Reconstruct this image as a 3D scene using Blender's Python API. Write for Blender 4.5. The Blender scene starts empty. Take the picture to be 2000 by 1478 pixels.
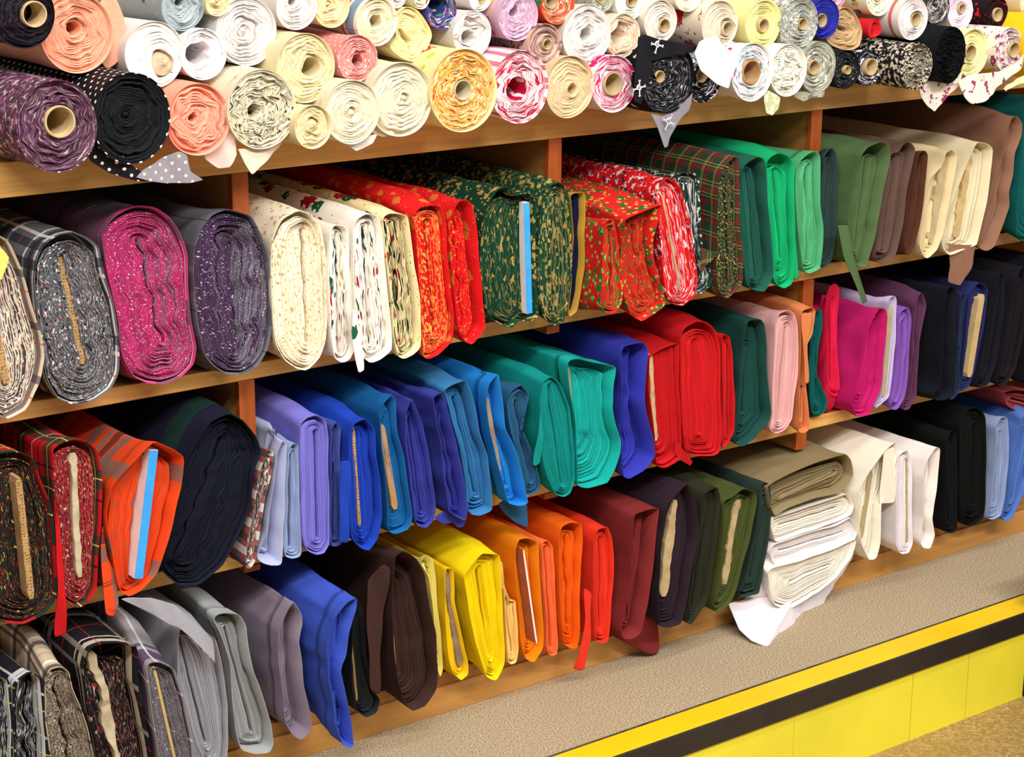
import bpy, math, random
import numpy as np
from mathutils import Matrix, Vector

sc = bpy.context.scene
COL = sc.collection
# ------------------------------------------------------------------ camera, light, exposure
F = 3750.0
CAM = np.array([-1.38618997, -2.53669912, 1.47591874])
RM = np.array([[0.80193, -0.59739, 0.00573], [-0.15731, -0.22042, -0.96264], [0.57633, 0.77107, -0.27074]])
_u, _s, _v = np.linalg.svd(RM)
RM = _u @ _v
cd = bpy.data.cameras.new('camera')
cam = bpy.data.objects.new('camera', cd)
COL.objects.link(cam)
cd.sensor_width = 36.0
cd.lens = F / 2000 * 36.0
cd.clip_start = 0.05
rot = Matrix(((RM[0][0], -RM[1][0], -RM[2][0]), (RM[0][1], -RM[1][1], -RM[2][1]), (RM[0][2], -RM[1][2], -RM[2][2])))
cam.matrix_world = Matrix.Translation(Vector(CAM)) @ rot.to_4x4()
sc.camera = cam

w = bpy.data.worlds.new('world')
sc.world = w
w.use_nodes = True
w.node_tree.nodes['Background'].inputs[0].default_value = (1.0, 0.965, 0.92, 1)
w.node_tree.nodes['Background'].inputs[1].default_value = 0.30


def area(name, loc, target, size, energy, col):
    l = bpy.data.lights.new(name, 'AREA')
    l.shape = 'RECTANGLE'
    l.size, l.size_y = size
    l.energy = energy
    l.color = col
    o = bpy.data.objects.new(name, l)
    COL.objects.link(o)
    o.location = loc
    d = Vector(target) - Vector(loc)
    o.rotation_euler = d.to_track_quat('-Z', 'Y').to_euler()
    return o


area('ceiling_tube_light', (0.7, -1.15, 2.75), (0.7, -0.55, 0.6), (4.5, 0.14), 38, (1.0, 0.96, 0.89))
area('ceiling_tube_light', (-0.2, -2.5, 2.75), (0.5, 0, 0.4), (4.0, 0.16), 142, (1.0, 0.97, 0.91))
sc.view_settings.view_transform = 'Standard'
sc.view_settings.look = 'None'
sc.view_settings.gamma = 1
sc.view_settings.use_curve_mapping = False
sc.view_settings.exposure = 0.19


# ------------------------------------------------------------------ helpers
def ray(x, y):
    return RM.T @ np.array([(x - 1000.0) / F, (y - 739.0) / F, 1.0])


def at(x, y, Y):
    """the point of the place seen at photo position x, y on the upright plane Y"""
    d = ray(x, y)
    return CAM + (Y - CAM[1]) / d[1] * d


def atz(x, y, Z):
    d = ray(x, y)
    return CAM + (Z - CAM[2]) / d[2] * d


def lin(h):
    h = h.lstrip('#')
    out = []
    for i in (0, 2, 4):
        c = int(h[i:i + 2], 16) / 255.0
        out.append(c / 12.92 if c <= 0.04045 else ((c + 0.055) / 1.055) ** 2.4)
    return (*out, 1.0)


class NT:
    def __init__(s, name):
        s.mat = bpy.data.materials.new(name)
        s.mat.use_nodes = True
        s.t = s.mat.node_tree
        s.b = s.t.nodes['Principled BSDF']

    def new(s, ty, **k):
        n = s.t.nodes.new(ty)
        for a, b in k.items():
            setattr(n, a, b)
        return n

    def put(s, sock, v):
        if isinstance(v, bpy.types.NodeSocket):
            s.t.links.new(v, sock)
        else:
            sock.default_value = v

    def m(s, op, a, b=0.0, c=0.0):
        n = s.new('ShaderNodeMath', operation=op)
        s.put(n.inputs[0], a)
        s.put(n.inputs[1], b)
        s.put(n.inputs[2], c)
        return n.outputs[0]

    def mix(s, f, a, b):
        n = s.new('ShaderNodeMix', data_type='RGBA')
        s.put(n.inputs[0], f)
        s.put(n.inputs[6], a)
        s.put(n.inputs[7], b)
        return n.outputs[2]

    def noise(s, vec, scale, detail=2.0, rough=0.5):
        n = s.new('ShaderNodeTexNoise')
        s.put(n.inputs['Vector'], vec)
        n.inputs['Scale'].default_value = scale
        n.inputs['Detail'].default_value = detail
        n.inputs['Roughness'].default_value = rough
        return n.outputs[0]

    def voro(s, vec, scale, rnd=1.0):
        n = s.new('ShaderNodeTexVoronoi')
        s.put(n.inputs['Vector'], vec)
        n.inputs['Scale'].default_value = scale
        n.inputs['Randomness'].default_value = rnd
        return n

    def xyz(s, x, y, z=0.0):
        n = s.new('ShaderNodeCombineXYZ')
        s.put(n.inputs[0], x)
        s.put(n.inputs[1], y)
        s.put(n.inputs[2], z)
        return n.outputs[0]

    def sep(s, v):
        n = s.new('ShaderNodeSeparateXYZ')
        s.put(n.inputs[0], v)
        return n.outputs

    def bump(s, h, strength, dist=0.001):
        n = s.new('ShaderNodeBump')
        n.inputs['Strength'].default_value = strength
        n.inputs['Distance'].default_value = dist
        s.put(n.inputs['Height'], h)
        s.put(s.b.inputs['Normal'], n.outputs[0])

    def uv(s):
        return s.new('ShaderNodeUVMap').outputs[0]

    def obj(s):
        return s.new('ShaderNodeTexCoord').outputs['Object']


def soft(nt, x, lo, wdt):
    """0 below lo, 1 above lo + wdt"""
    n = nt.new('ShaderNodeMapRange')
    nt.put(n.inputs[0], x)
    n.inputs[1].default_value = lo
    n.inputs[2].default_value = lo + wdt
    return n.outputs[0]


MC = {}


def fabric(spec, end=False):
    """spec = (base hex, [pattern layers]); end=True gives the look of the cut edges of the folded layers"""
    key = (repr(spec), end)
    if key in MC:
        return MC[key]
    base, layers = spec[0], spec[1] if len(spec) > 1 else []
    opt = spec[2] if len(spec) > 2 else {}
    nt = NT('fabric_edges' if end else 'fabric')
    uv = nt.uv()
    u, v, _ = nt.sep(uv)
    base_c = lin(base)
    col = base_c
    if end:
        vi = nt.m('FLOOR', v)
        # each folded layer of a dyed cloth comes out a little lighter or darker
        h = nt.noise(nt.xyz(nt.m('MULTIPLY', u, 4.0), nt.m('MULTIPLY', vi, 5.17)), 1.0, 1.0)
        k = opt.get('var', 0.10)
        dk = tuple(max(0, c * (1 - 2.2 * k)) for c in base_c[:3]) + (1,)
        lt = tuple(min(1, c * (1 + 1.6 * k)) for c in base_c[:3]) + (1,)
        col = nt.mix(soft(nt, h, 0.3, 0.4), dk, lt)
        if opt.get('edge'):      # the reverse of the cloth shows along each layer
            fv = nt.m('FRACT', nt.m('MULTIPLY', v, opt.get('ev', 1.0)))
            lenn = nt.noise(nt.xyz(nt.m('MULTIPLY', u, 22.0), nt.m('MULTIPLY', vi, 3.1)), 1.0, 1.0)
            col = nt.mix(nt.m('MULTIPLY', nt.m('LESS_THAN', fv, opt.get('ew', 0.35)), soft(nt, lenn, opt.get('el', 0.3), 0.05)), col, lin(opt['edge']))
        for i, L in enumerate(layers):
            kind, pr, hx, cov = L
            if cov <= 0:
                continue
            su = opt.get('dash', 70.0)
            n = nt.noise(nt.xyz(nt.m('MULTIPLY', u, su), nt.m('MULTIPLY', v, opt.get('dv', 6.0)), 3.7 * i + nt_seed(hx)), 1.0, 1.0)
            thr = 0.5 + 0.19 * (1 - 2 * cov) if cov < 0.97 else 0.0
            col = nt.mix(soft(nt, n, thr, 0.03), col, lin(hx))
    else:
        for i, L in enumerate(layers):
            kind, pr, hx, cov = L
            if kind == 's':      # stripe: axis, period, from, width
                ax, per, off, wd = pr
                t = nt.m('FRACT', nt.m('ADD', nt.m('DIVIDE', v if ax else u, per), 10.0 - off))
                f = nt.m('MULTIPLY', nt.m('LESS_THAN', t, wd), opt.get('sa', 0.8) if len(L) < 5 else L[4])
            elif kind == 'd':    # regular dots: pitch, radius
                per, rad = pr
                a = nt.m('DIVIDE', u, per)
                b = nt.m('DIVIDE', v, per)
                a2 = nt.m('ADD', a, b)
                b2 = nt.m('SUBTRACT', a, b)
                fa = nt.m('SUBTRACT', nt.m('FRACT', nt.m('ADD', a2, 50.0)), 0.5)
                fb = nt.m('SUBTRACT', nt.m('FRACT', nt.m('ADD', b2, 50.0)), 0.5)
                r2 = nt.m('ADD', nt.m('MULTIPLY', fa, fa), nt.m('MULTIPLY', fb, fb))
                f = nt.m('LESS_THAN', r2, rad * rad)
            elif kind == 'v':    # scattered spots with ragged outline: scale, size
                scl, th = pr
                wob = nt.noise(uv, scl * 5, 2.0)
                ds = nt.m('ADD', nt.voro(uv, scl).outputs['Distance'], nt.m('MULTIPLY', nt.m('SUBTRACT', wob, 0.5), 0.45))
                f = nt.m('LESS_THAN', ds, th)
            elif kind == 'w':    # thin wandering lines: scale, width
                scl, th = pr
                f = nt.m('LESS_THAN', nt.m('ABSOLUTE', nt.m('SUBTRACT', nt.noise(uv, scl, 1.5), 0.5)), th)
            else:                # 'n' irregular patches: scale, threshold
                scl, th = pr
                vv = nt.xyz(nt.m('ADD', u, 0.37 * i + nt_seed(hx) * 0.1), v)
                f = soft(nt, nt.noise(vv, scl, 3.0, 0.6), th, 0.02)
            col = nt.mix(f, col, lin(hx))
    nt.put(nt.b.inputs['Base Color'], col)
    nt.b.inputs['Roughness'].default_value = opt.get('rough', 0.88)
    nt.b.inputs['Specular IOR Level'].default_value = opt.get('spec', 0.12)
    if opt.get('metal'):
        nt.b.inputs['Metallic'].default_value = opt['metal']
    weave = nt.noise(nt.obj(), 900.0, 2.0)
    big = nt.noise(nt.obj(), opt.get('fuzz', 60.0), 3.0)
    nt.bump(nt.m('ADD', nt.m('MULTIPLY', weave, 0.5), big), opt.get('bump', 0.35), opt.get('bd', 0.0012))
    MC[key] = nt.mat
    return nt.mat


def nt_seed(hx):
    return (int(hx.lstrip('#'), 16) % 97) * 0.31


def simple(name, hx, rough=0.6, noise=0.12, nscale=30.0, stretch=(1, 1, 1), bump=0.1, spec=0.3, hx2=None):
    key = (name, hx)
    if key in MC:
        return MC[key]
    nt = NT(name)
    o = nt.obj()
    mp = nt.new('ShaderNodeMapping')
    nt.put(mp.inputs[0], o)
    mp.inputs['Scale'].default_value = stretch
    n = nt.noise(mp.outputs[0], nscale, 4.0, 0.6)
    c = lin(hx)
    a = tuple(max(0, q * (1 - noise * 2)) for q in c[:3]) + (1,)
    b = tuple(min(1, q * (1 + noise * 1.5)) for q in c[:3]) + (1,)
    if hx2:
        a = lin(hx2)
    nt.put(nt.b.inputs['Base Color'], nt.mix(soft(nt, n, 0.3, 0.4), a, b))
    nt.b.inputs['Roughness'].default_value = rough
    nt.b.inputs['Specular IOR Level'].default_value = spec
    nt.bump(n, bump, 0.002)
    MC[key] = nt.mat
    return nt.mat


def add_mesh(name, V, Fc, UV, mats, midx=None, parent=None, smooth=True):
    me = bpy.data.meshes.new(name)
    loc = np.array(parent.location) if parent is not None and not isinstance(parent, bool) else np.zeros(3)
    V = np.asarray(V, float) - loc
    me.from_pydata(V.tolist(), [], Fc)
    if UV is not None:
        uvl = me.uv_layers.new(name='UVMap')
        uvl.data.foreach_set('uv', np.asarray(UV, float).ravel())
    for m_ in mats:
        me.materials.append(m_)
    if midx is not None:
        me.polygons.foreach_set('material_index', midx)
    me.polygons.foreach_set('use_smooth', [smooth] * len(me.polygons))
    me.update()
    o = bpy.data.objects.new(name, me)
    COL.objects.link(o)
    if parent is not None:
        o.parent = parent
    return o


class Rings:
    """closed rings joined into a skin, with a uv per corner"""

    def __init__(s):
        s.V, s.F, s.UV, s.M = [], [], [], []

    def add(s, rings, us, vs, m=0, flip=False):
        n = len(rings[0])
        base = sum(len(a) for a in s.V)
        for r in rings:
            s.V.append(r)
        for k in range(len(rings) - 1):
            a0 = base + k * n
            b0 = a0 + n
            for j in range(n):
                j2 = (j + 1) % n
                q = (a0 + j, a0 + j2, b0 + j2, b0 + j)
                uvq = [(us[j], vs[k]), (us[j + 1], vs[k]), (us[j + 1], vs[k + 1]), (us[j], vs[k + 1])]
                if flip:
                    q = q[::-1]
                    uvq = uvq[::-1]
                s.F.append(q)
                s.UV.extend(uvq)
                s.M.append(m)

    def cap(s, ring, m=0):
        base = sum(len(a) for a in s.V)
        s.V.append(ring)
        s.F.append(tuple(range(base, base + len(ring))))
        s.UV.extend([(p[0], p[2]) for p in ring])
        s.M.append(m)

    def make(s, name, mats, parent):
        return add_mesh(name, np.vstack(s.V), s.F, s.UV, mats, s.M, parent)


def smooth_loop(pts, n, soft_=0.75):
    P = np.array(pts, float)
    m = len(P)
    out = []
    for i in range(m):
        p0, p1, p2, p3 = P[i - 1], P[i], P[(i + 1) % m], P[(i + 2) % m]
        for t in np.linspace(0, 1, 12, endpoint=False):
            t2, t3 = t * t, t * t * t
            q = 0.5 * ((2 * p1) + (-p0 + p2) * t + (2 * p0 - 5 * p1 + 4 * p2 - p3) * t2 + (-p0 + 3 * p1 - 3 * p2 + p3) * t3)
            ln = p1 + (p2 - p1) * t
            out.append(q * soft_ + ln * (1 - soft_))
    Q = np.array(out)
    d = np.r_[0, np.cumsum(np.hypot(*(np.roll(Q, -1, 0) - Q).T))]
    Qc = np.vstack([Q, Q[:1]])
    t = np.linspace(0, d[-1], n, endpoint=False)
    return np.c_[np.interp(t, d, Qc[:, 0]), np.interp(t, d, Qc[:, 1])]


def normals2(P):
    t = np.roll(P, -1, 0) - np.roll(P, 1, 0)
    nrm = np.c_[t[:, 1], -t[:, 0]]
    nrm /= np.maximum(1e-9, np.hypot(*nrm.T))[:, None]
    c = P.mean(0)
    if ((P - c) * nrm).sum() < 0:
        nrm = -nrm
    return nrm


def perim(P):
    return np.r_[0, np.cumsum(np.hypot(*(np.roll(P, -1, 0) - P).T))]


def sstep(a, b, x):
    t = np.clip((x - a) / (b - a), 0, 1)
    return t * t * (3 - 2 * t)


def noise1(rng, n, k, closed=True):
    """smooth periodic noise with k harmonics"""
    th = np.linspace(0, 2 * np.pi, n, endpoint=False)
    o = np.zeros(n)
    for i in range(1, k + 1):
        o += rng.normal() / math.sqrt(i) * np.sin(i * th + rng.uniform(0, 6.28))
    return o / math.sqrt(k)


def empty(name, loc, label, cat, group=None, rz=0):
    o = bpy.data.objects.new(name, None)
    COL.objects.link(o)
    o.location = loc
    o.empty_display_size = 0.05
    o['label'] = label
    o['category'] = cat
    if group:
        o['group'] = group
    return o


def P3(xz, y):
    """xz (n,2), y scalar or (n,) -> (n,3)"""
    return np.c_[xz[:, 0], np.broadcast_to(y, (len(xz),)), xz[:, 1]]


def layered_end(rng, P, K, y0, L, wave, wl, mat, parent, name, skirt, hole=0.0, dep=0.004, spread=0.002, wavex=1.0, ragged=0.0, w0=0.0):
    """the face of the folded or rolled cloth: L layers between outline P and core K, each its own ridge"""
    n = len(P)
    L = int(round(L * 1.35))
    R = Rings()
    us = perim(P)
    size = np.hypot(*(P - P.mean(0)).T).mean()
    ph = rng.uniform(0, 6.28, 6)
    fr = rng.uniform(0.8, 1.25, 6) * 2 * np.pi / wl

    def warp(Q, r):
        env = (np.clip(r * 5, w0, 1) * np.clip((1 - r) * 4.0, 0, 1))
        x, z = Q[:, 0], Q[:, 1]
        dx = np.sin(fr[0] * z + ph[0] + 14 * x) + 0.6 * np.sin(fr[1] * 1.7 * z + ph[1] - 25 * x)
        dz = 0.6 * np.sin(fr[2] * x + ph[2] + 30 * z) + 0.3 * np.sin(fr[3] * 1.6 * x + ph[3])
        return Q + np.c_[dx * wavex, dz] * wave * env

    rings, vs = [], []
    for (r_, yy, vv) in ((0.92, y0 + skirt, L + 0.6), (0.995, y0 + 0.003, L + 0.05)):
        rings.append(P3(K + (P - K) * r_, yy))
        vs.append(vv)
    off_prev = 0
    for j in range(L, 0, -1):
        lay = rng.normal() * spread + noise1(rng, n, 3) * spread * 0.9
        jit = noise1(rng, n, 5) * 0.06
        for (s_, d_) in ((0.0, 1.0), (0.2, 0.0), (0.78, 0.1)):
            r = (j - s_ - (jit if s_ > 0 else 0) * 1.0) / L
            if np.isscalar(r):
                r = np.full(n, r)
            r = np.clip(r, 0, 1)
            Q = K + (P - K) * r[:, None]
            Q = warp(Q, float(np.mean(r)))
            y = y0 + lay * (1 - d_) + d_ * dep + ragged * rng.normal(size=n)
            rings.append(P3(Q, y))
            vs.append(j - s_)
    rings.append(P3(warp(K, 0.0), y0 + dep))
    vs.append(0.0)
    rings.append(P3(warp(K, 0.0), y0 + max(hole, 0.02)))
    vs.append(-0.5)
    R.add(rings, us, vs, 0)
    R.cap(rings[-1][::-1], 0)
    return R.make(name, [mat], parent)


ROWS = {1: (0.69, 0.985), 2: (0.385, 0.66), 3: (0.075, 0.355)}


def bolt(row, pts, spec, Y, label, core=None, L=9, rec=0.012, wave=0.0012, wl=0.05, gap=(0.03, 0.05), hood=0.0, hem=0.0,
         seed=1, fit=True, wrinkle=0.0022, dsq=(0.0, 0.0), cloth='woven', endspec=None, depth=0.62, group=None, N=84, rc=0.0022, name='fabric_bolt', lean=0.0,
         flare=0.0, spread=0.003, dep=0.007, squeeze=(0.0, 0.0), sharp=0.36):
    rng = np.random.default_rng(seed)
    z0, z1 = ROWS[row]
    if not (len(spec) > 1 and spec[1]):
        wave, wl = wave * 0.45, 0.085
    px_loop = smooth_loop(pts, N, sharp)
    W = np.array([at(x, y, Y) for x, y in px_loop])
    O = W[:, [0, 2]]
    # core slot
    if core:
        a = at(core[0], core[1], Y)[[0, 2]]
        b = at(core[2], core[3], Y)[[0, 2]]
    else:
        c = O.mean(0)
        cov = np.cov((O - c).T)
        ev, vec = np.linalg.eigh(cov)
        d = vec[:, 1]
        if d[1] > 0:
            d = -d
        s_ = (O - c) @ d
        wd = np.abs((O - c) @ vec[:, 0]).max()
        ln = max(0.01, s_.max() - wd * 1.15)
        a, b = c - d * ln, c + d * ln
    ab = b - a
    t = np.clip(((O - a) @ ab) / (ab @ ab), 0, 1)
    nr = normals2(O)
    zmin, zmax = O[:, 1].min(), O[:, 1].max()
    H = zmax - zmin
    base = (float(O[:, 0].mean()), 0.2, z0 if fit else float(zmin))
    root = empty(name, base, label, 'fabric bolt', group)
    mb, me_ = fabric(spec), fabric(endspec or spec, True)
    # ---- outer wrap
    topm = sstep(0.55, 1.0, (O[:, 1] - zmin) / H)
    rimn = noise1(rng, N, 5) * 0.0015
    yf = Y - hood * topm + rimn
    R = Rings()
    us = perim(O)
    Hn = min(H, (z1 - z0) - 0.006)
    D = O.copy()
    if fit:
        D[:, 1] = z0 + 0.001 + (O[:, 1] - zmin) * (Hn / H)
    # share of the way across at each height, to squeeze the body between its neighbours
    fx = np.zeros(N)
    for i_ in range(N):
        s_ = np.abs(O[:, 1] - O[i_, 1]) < 0.02
        lo_, hi_ = O[s_, 0].min(), O[s_, 0].max()
        fx[i_] = (O[i_, 0] - lo_) / max(1e-4, hi_ - lo_)
    secs = [0, 0.004, 0.012, 0.025, 0.045, 0.07, 0.1, 0.14, 0.2, 0.28, 0.38, 0.5, depth]
    end_fit = max(0.006, -Y - 0.004)
    wn = [noise1(rng, N, 7) for _ in range(4)]
    th = np.linspace(0, 2 * np.pi, N, endpoint=False)
    def sect(q):
        k = sstep(0, end_fit, q) if fit else 0.0
        Q = O * (1 - k) + D * k
        sq = sstep(0.004, 0.03, q)
        Q[:, 0] += sq * (squeeze[0] * (1 - fx) - squeeze[1] * fx)
        Q[:, 0] += sstep(max(0.004, -Y - 0.03), max(0.012, -Y + 0.0), q) * (dsq[0] * (1 - fx) - dsq[1] * fx)
        amp = wrinkle * (0.25 + 0.75 * sstep(0, 0.03, q)) * (1 - 0.6 * sstep(0.1, 0.4, q))
        wv = wn[0] * math.cos(q * 24) + wn[1] * math.sin(q * 31 + 1) + 0.6 * np.sin(7 * th + q * 45 + 2 * wn[2]) * (1 - sstep(0.05, 0.3, q))
        wv = 1.3 * np.tanh(wv / 1.3)
        if hem and q > hem:
            Q = Q - nr * 0.0022
        Q = Q + nr * (amp * (wv - 0.6) - flare * sstep(0, 0.06, q))[:, None]
        if fit:
            Q[:, 1] = np.maximum(Q[:, 1], (z0 + 0.0005) if q >= end_fit * 0.98 else -9)
            if q > end_fit:
                Q[:, 1] = np.minimum(Q[:, 1], z1 - 0.003)
        return Q + [lean * q, 0]

    def front_y(q):
        return yf if q == 0 else (Y + q + (yf - Y) * (1 - sstep(0, 0.06, q)) if q < 0.06 else Y + q)
    if hem:
        secs = sorted(set(secs) | {hem, hem + 0.001})
    rings, vs = [], []
    for q in secs:
        rings.append(P3(sect(q), front_y(q)))
        vs.append(q)
    R.add(rings, us, vs, 0)
    R.cap(rings[-1], 0)
    wt = 0.0014
    I = rings[0][:, [0, 2]] - nr * wt
    I2 = sect(rec + 0.004) - nr * (wt + 0.0008)
    I3 = sect(rec + 0.022) - nr * (wt + 0.0016)
    back = Y + rec + 0.022
    # inside of the wrap, back to a floor behind the layers
    cx = a + ab * t[:, None]
    R.add([rings[0], P3(I, yf + 0.0004), P3(I2, Y + rec + 0.004), P3(I3, back), P3(cx + (I3 - cx) * 0.2, back + 0.002)], us, [0, 0.001, 0.02, 0.05, 0.08], 0, flip=True)
    R.make('outer_wrap', [mb], root)
    # ---- folded layers
    gt, gs = gap
    mid_z = np.clip((I2[:, 1] - zmin) / H, 0, 1)
    Pp = I2.copy()
    Pp[:, 1] = zmin + 0.002 + (I2[:, 1] - zmin) * (1 - gt)
    t2 = np.clip(((Pp - a) @ ab) / (ab @ ab), 0, 1)
    ax_x = a[0] + ab[0] * np.clip((Pp[:, 1] - a[1]) / (ab[1] if abs(ab[1]) > 0.03 else 1e9), -0.3, 1.3) if abs(ab[1]) > 0.03 else Pp[:, 0]
    Pp[:, 0] = ax_x + (Pp[:, 0] - ax_x) * (1 - gs)
    proj = a + ab * t2[:, None]
    dv = Pp - proj
    dv /= np.maximum(1e-6, np.hypot(*dv.T))[:, None]
    K = proj + dv * rc
    layered_end(rng, Pp, K, Y + rec, L, wave, wl, me_, root, 'folded_layers', 0.016, spread=spread, dep=dep, ragged=0.0002, w0=0.0 if (core and len(core) > 4) else 0.8)
    # ---- core board
    if core and len(core) > 4 and core[4]:
        kind = core[4]
        board(kind, a, b, Y + rec, rng, root, core[5] if len(core) > 5 else {})
    return root


def mat_board(kind):
    if kind in MC:
        return MC[kind]
    nt = NT('cardboard')
    o = nt.obj()
    c1, c2 = {'card': ('967048', 'b08a60'), 'corr': ('9c784c', 'b6925e'), 'pale': ('a99a80', 'c2b496'), 'beige': ('a58d66', 'bfa67c'),
              'dark': ('7d6858', '94806c'), 'brown': ('a4623c', 'b87248'), 'white': ('e6e2ea', 'f4f2f6'), 'blue': ('2f96e6', '3aa4f2'), 'khaki': ('a3916c', 'b5a37c'), 'tan': ('b59a68', 'c6ab78')}[kind]
    n = nt.noise(o, 45.0, 4.0, 0.6)
    col = nt.mix(soft(nt, n, 0.35, 0.3), lin(c1), lin(c2))
    if kind == 'corr':   # the fluting holes along the cut edge
        x, y, z = nt.sep(o)
        vv = nt.xyz(nt.m('MULTIPLY', x, 1.0), 0.0, z)
        d = nt.voro(vv, 210.0, 0.35).outputs['Distance']
        f = nt.m('LESS_THAN', d, 0.33)
        col = nt.mix(nt.m('MULTIPLY', f, 0.75), col, lin('5d4226'))
        nt.bump(d, 0.6, 0.002)
    else:
        nt.bump(n, 0.2, 0.002)
    nt.put(nt.b.inputs['Base Color'], col)
    nt.b.inputs['Roughness'].default_value = 0.35 if kind == 'blue' else 0.85
    MC[kind] = nt.mat
    return nt.mat


def board(kind, a, b, y, rng, parent, o):
    """flat core board seen on its edge: thickness th, standing pro in front of the layers, rough = torn edge"""
    th = o.get('th', 0.005)
    pro = o.get('pro', 0.003)
    rough = o.get('rough', 0.0)
    front, side = {'card': ('card', 'card'), 'corr': ('corr', 'card'), 'blue': ('blue', 'white'), 'white': ('white', 'brown'), 'pale': ('pale', 'pale'),
                   'beige': ('beige', 'beige'), 'dark': ('dark', 'dark'), 'khaki': ('khaki', 'khaki'), 'tan': ('tan', 'tan')}[kind]
    n = 22
    d = (b - a)
    ln = np.hypot(*d)
    d = d / ln
    p = np.array([-d[1], d[0]])
    if p[0] > 0:
        p = -p      # p points to the left
    V, Fc, M = [], [], []
    nz = np.convolve(rng.normal(size=n + 6), np.ones(4) / 4, 'same')[3:3 + n] if rough else np.zeros(n)
    nz2 = np.convolve(rng.normal(size=n + 6), np.ones(4) / 4, 'same')[3:3 + n] if rough else np.zeros(n)
    for i in range(n):
        s = a + d * ln * i / (n - 1) + p * nz[i] * rough
        tt = th / 2 * (1 + (nz2[i] * 0.5 if rough else 0))
        edge = 0.55 if (i in (0, n - 1) and kind != 'blue') else 1
        yf = y - pro + nz2[i] * rough * 0.8
        bev = min(0.0008, tt * 0.4)
        for (q, yy) in ((1, yf + bev), (1 - bev / tt, yf), (-1 + bev / tt, yf), (-1, yf + bev), (-1, y + 0.03), (1, y + 0.03)):
            c = s + p * q * tt * edge
            V.append((c[0], yy, c[1]))
    for i in range(n - 1):
        for k in range(6):
            k2 = (k + 1) % 6
            Fc.append((i * 6 + k, i * 6 + k2, i * 6 + 6 + k2, i * 6 + 6 + k))
            M.append(0 if k in (0, 1, 2) else 1)
    Fc.append(tuple(range(6)))
    Fc.append(tuple(range((n - 1) * 6, n * 6)))
    M += [1, 1]
    add_mesh('core_board', V, Fc, None, [mat_board(front), mat_board(side)], M, parent, smooth=False)


def flap(parent, pts, spec, Y, name='loose_flap', curl=0.006, seed=3, Yb=None, wr=0.0015, ex=1.3):
    """hanging corner of cloth, from the upright plane Y at its top to Yb at its foot"""
    rng = np.random.default_rng(seed)
    N = 64
    px_loop = smooth_loop(pts, N, 0.18)
    t0, t1 = px_loop[:, 1].min(), px_loop[:, 1].max()
    Yb = Y if Yb is None else Yb
    W = np.array([at(x, y, Y + (Yb - Y) * ((y - t0) / (t1 - t0)) ** ex) for x, y in px_loop])
    c = W.mean(0)
    ph = rng.uniform(0, 6.28, 3)
    rings, rings2 = [], []
    for r in (1.0, 0.97, 0.85, 0.7, 0.5, 0.3, 0.12):
        Q = c + (W - c) * r
        dy = curl * np.sin(Q[:, 0] * 55 + Q[:, 2] * 18 + ph[0]) + wr * np.sin(Q[:, 0] * 160 + ph[1] + Q[:, 2] * 60)
        A = Q.copy()
        A[:, 1] += dy
        rings.append(A)
        A2 = A.copy()
        A2[:, 1] += 0.0012
        rings2.append(A2)
    R = Rings()
    allr = rings2[::-1] + rings
    R.add(allr, perim(W[:, [0, 2]]), [0] * len(allr), 0)
    R.cap(rings[-1], 0)
    R.cap(rings2[-1][::-1], 0)
    V = np.vstack(R.V)
    R.UV = [(V[k][0], V[k][2]) for f_ in R.F for k in f_]
    return R.make(name, [fabric(spec)], parent)


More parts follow.
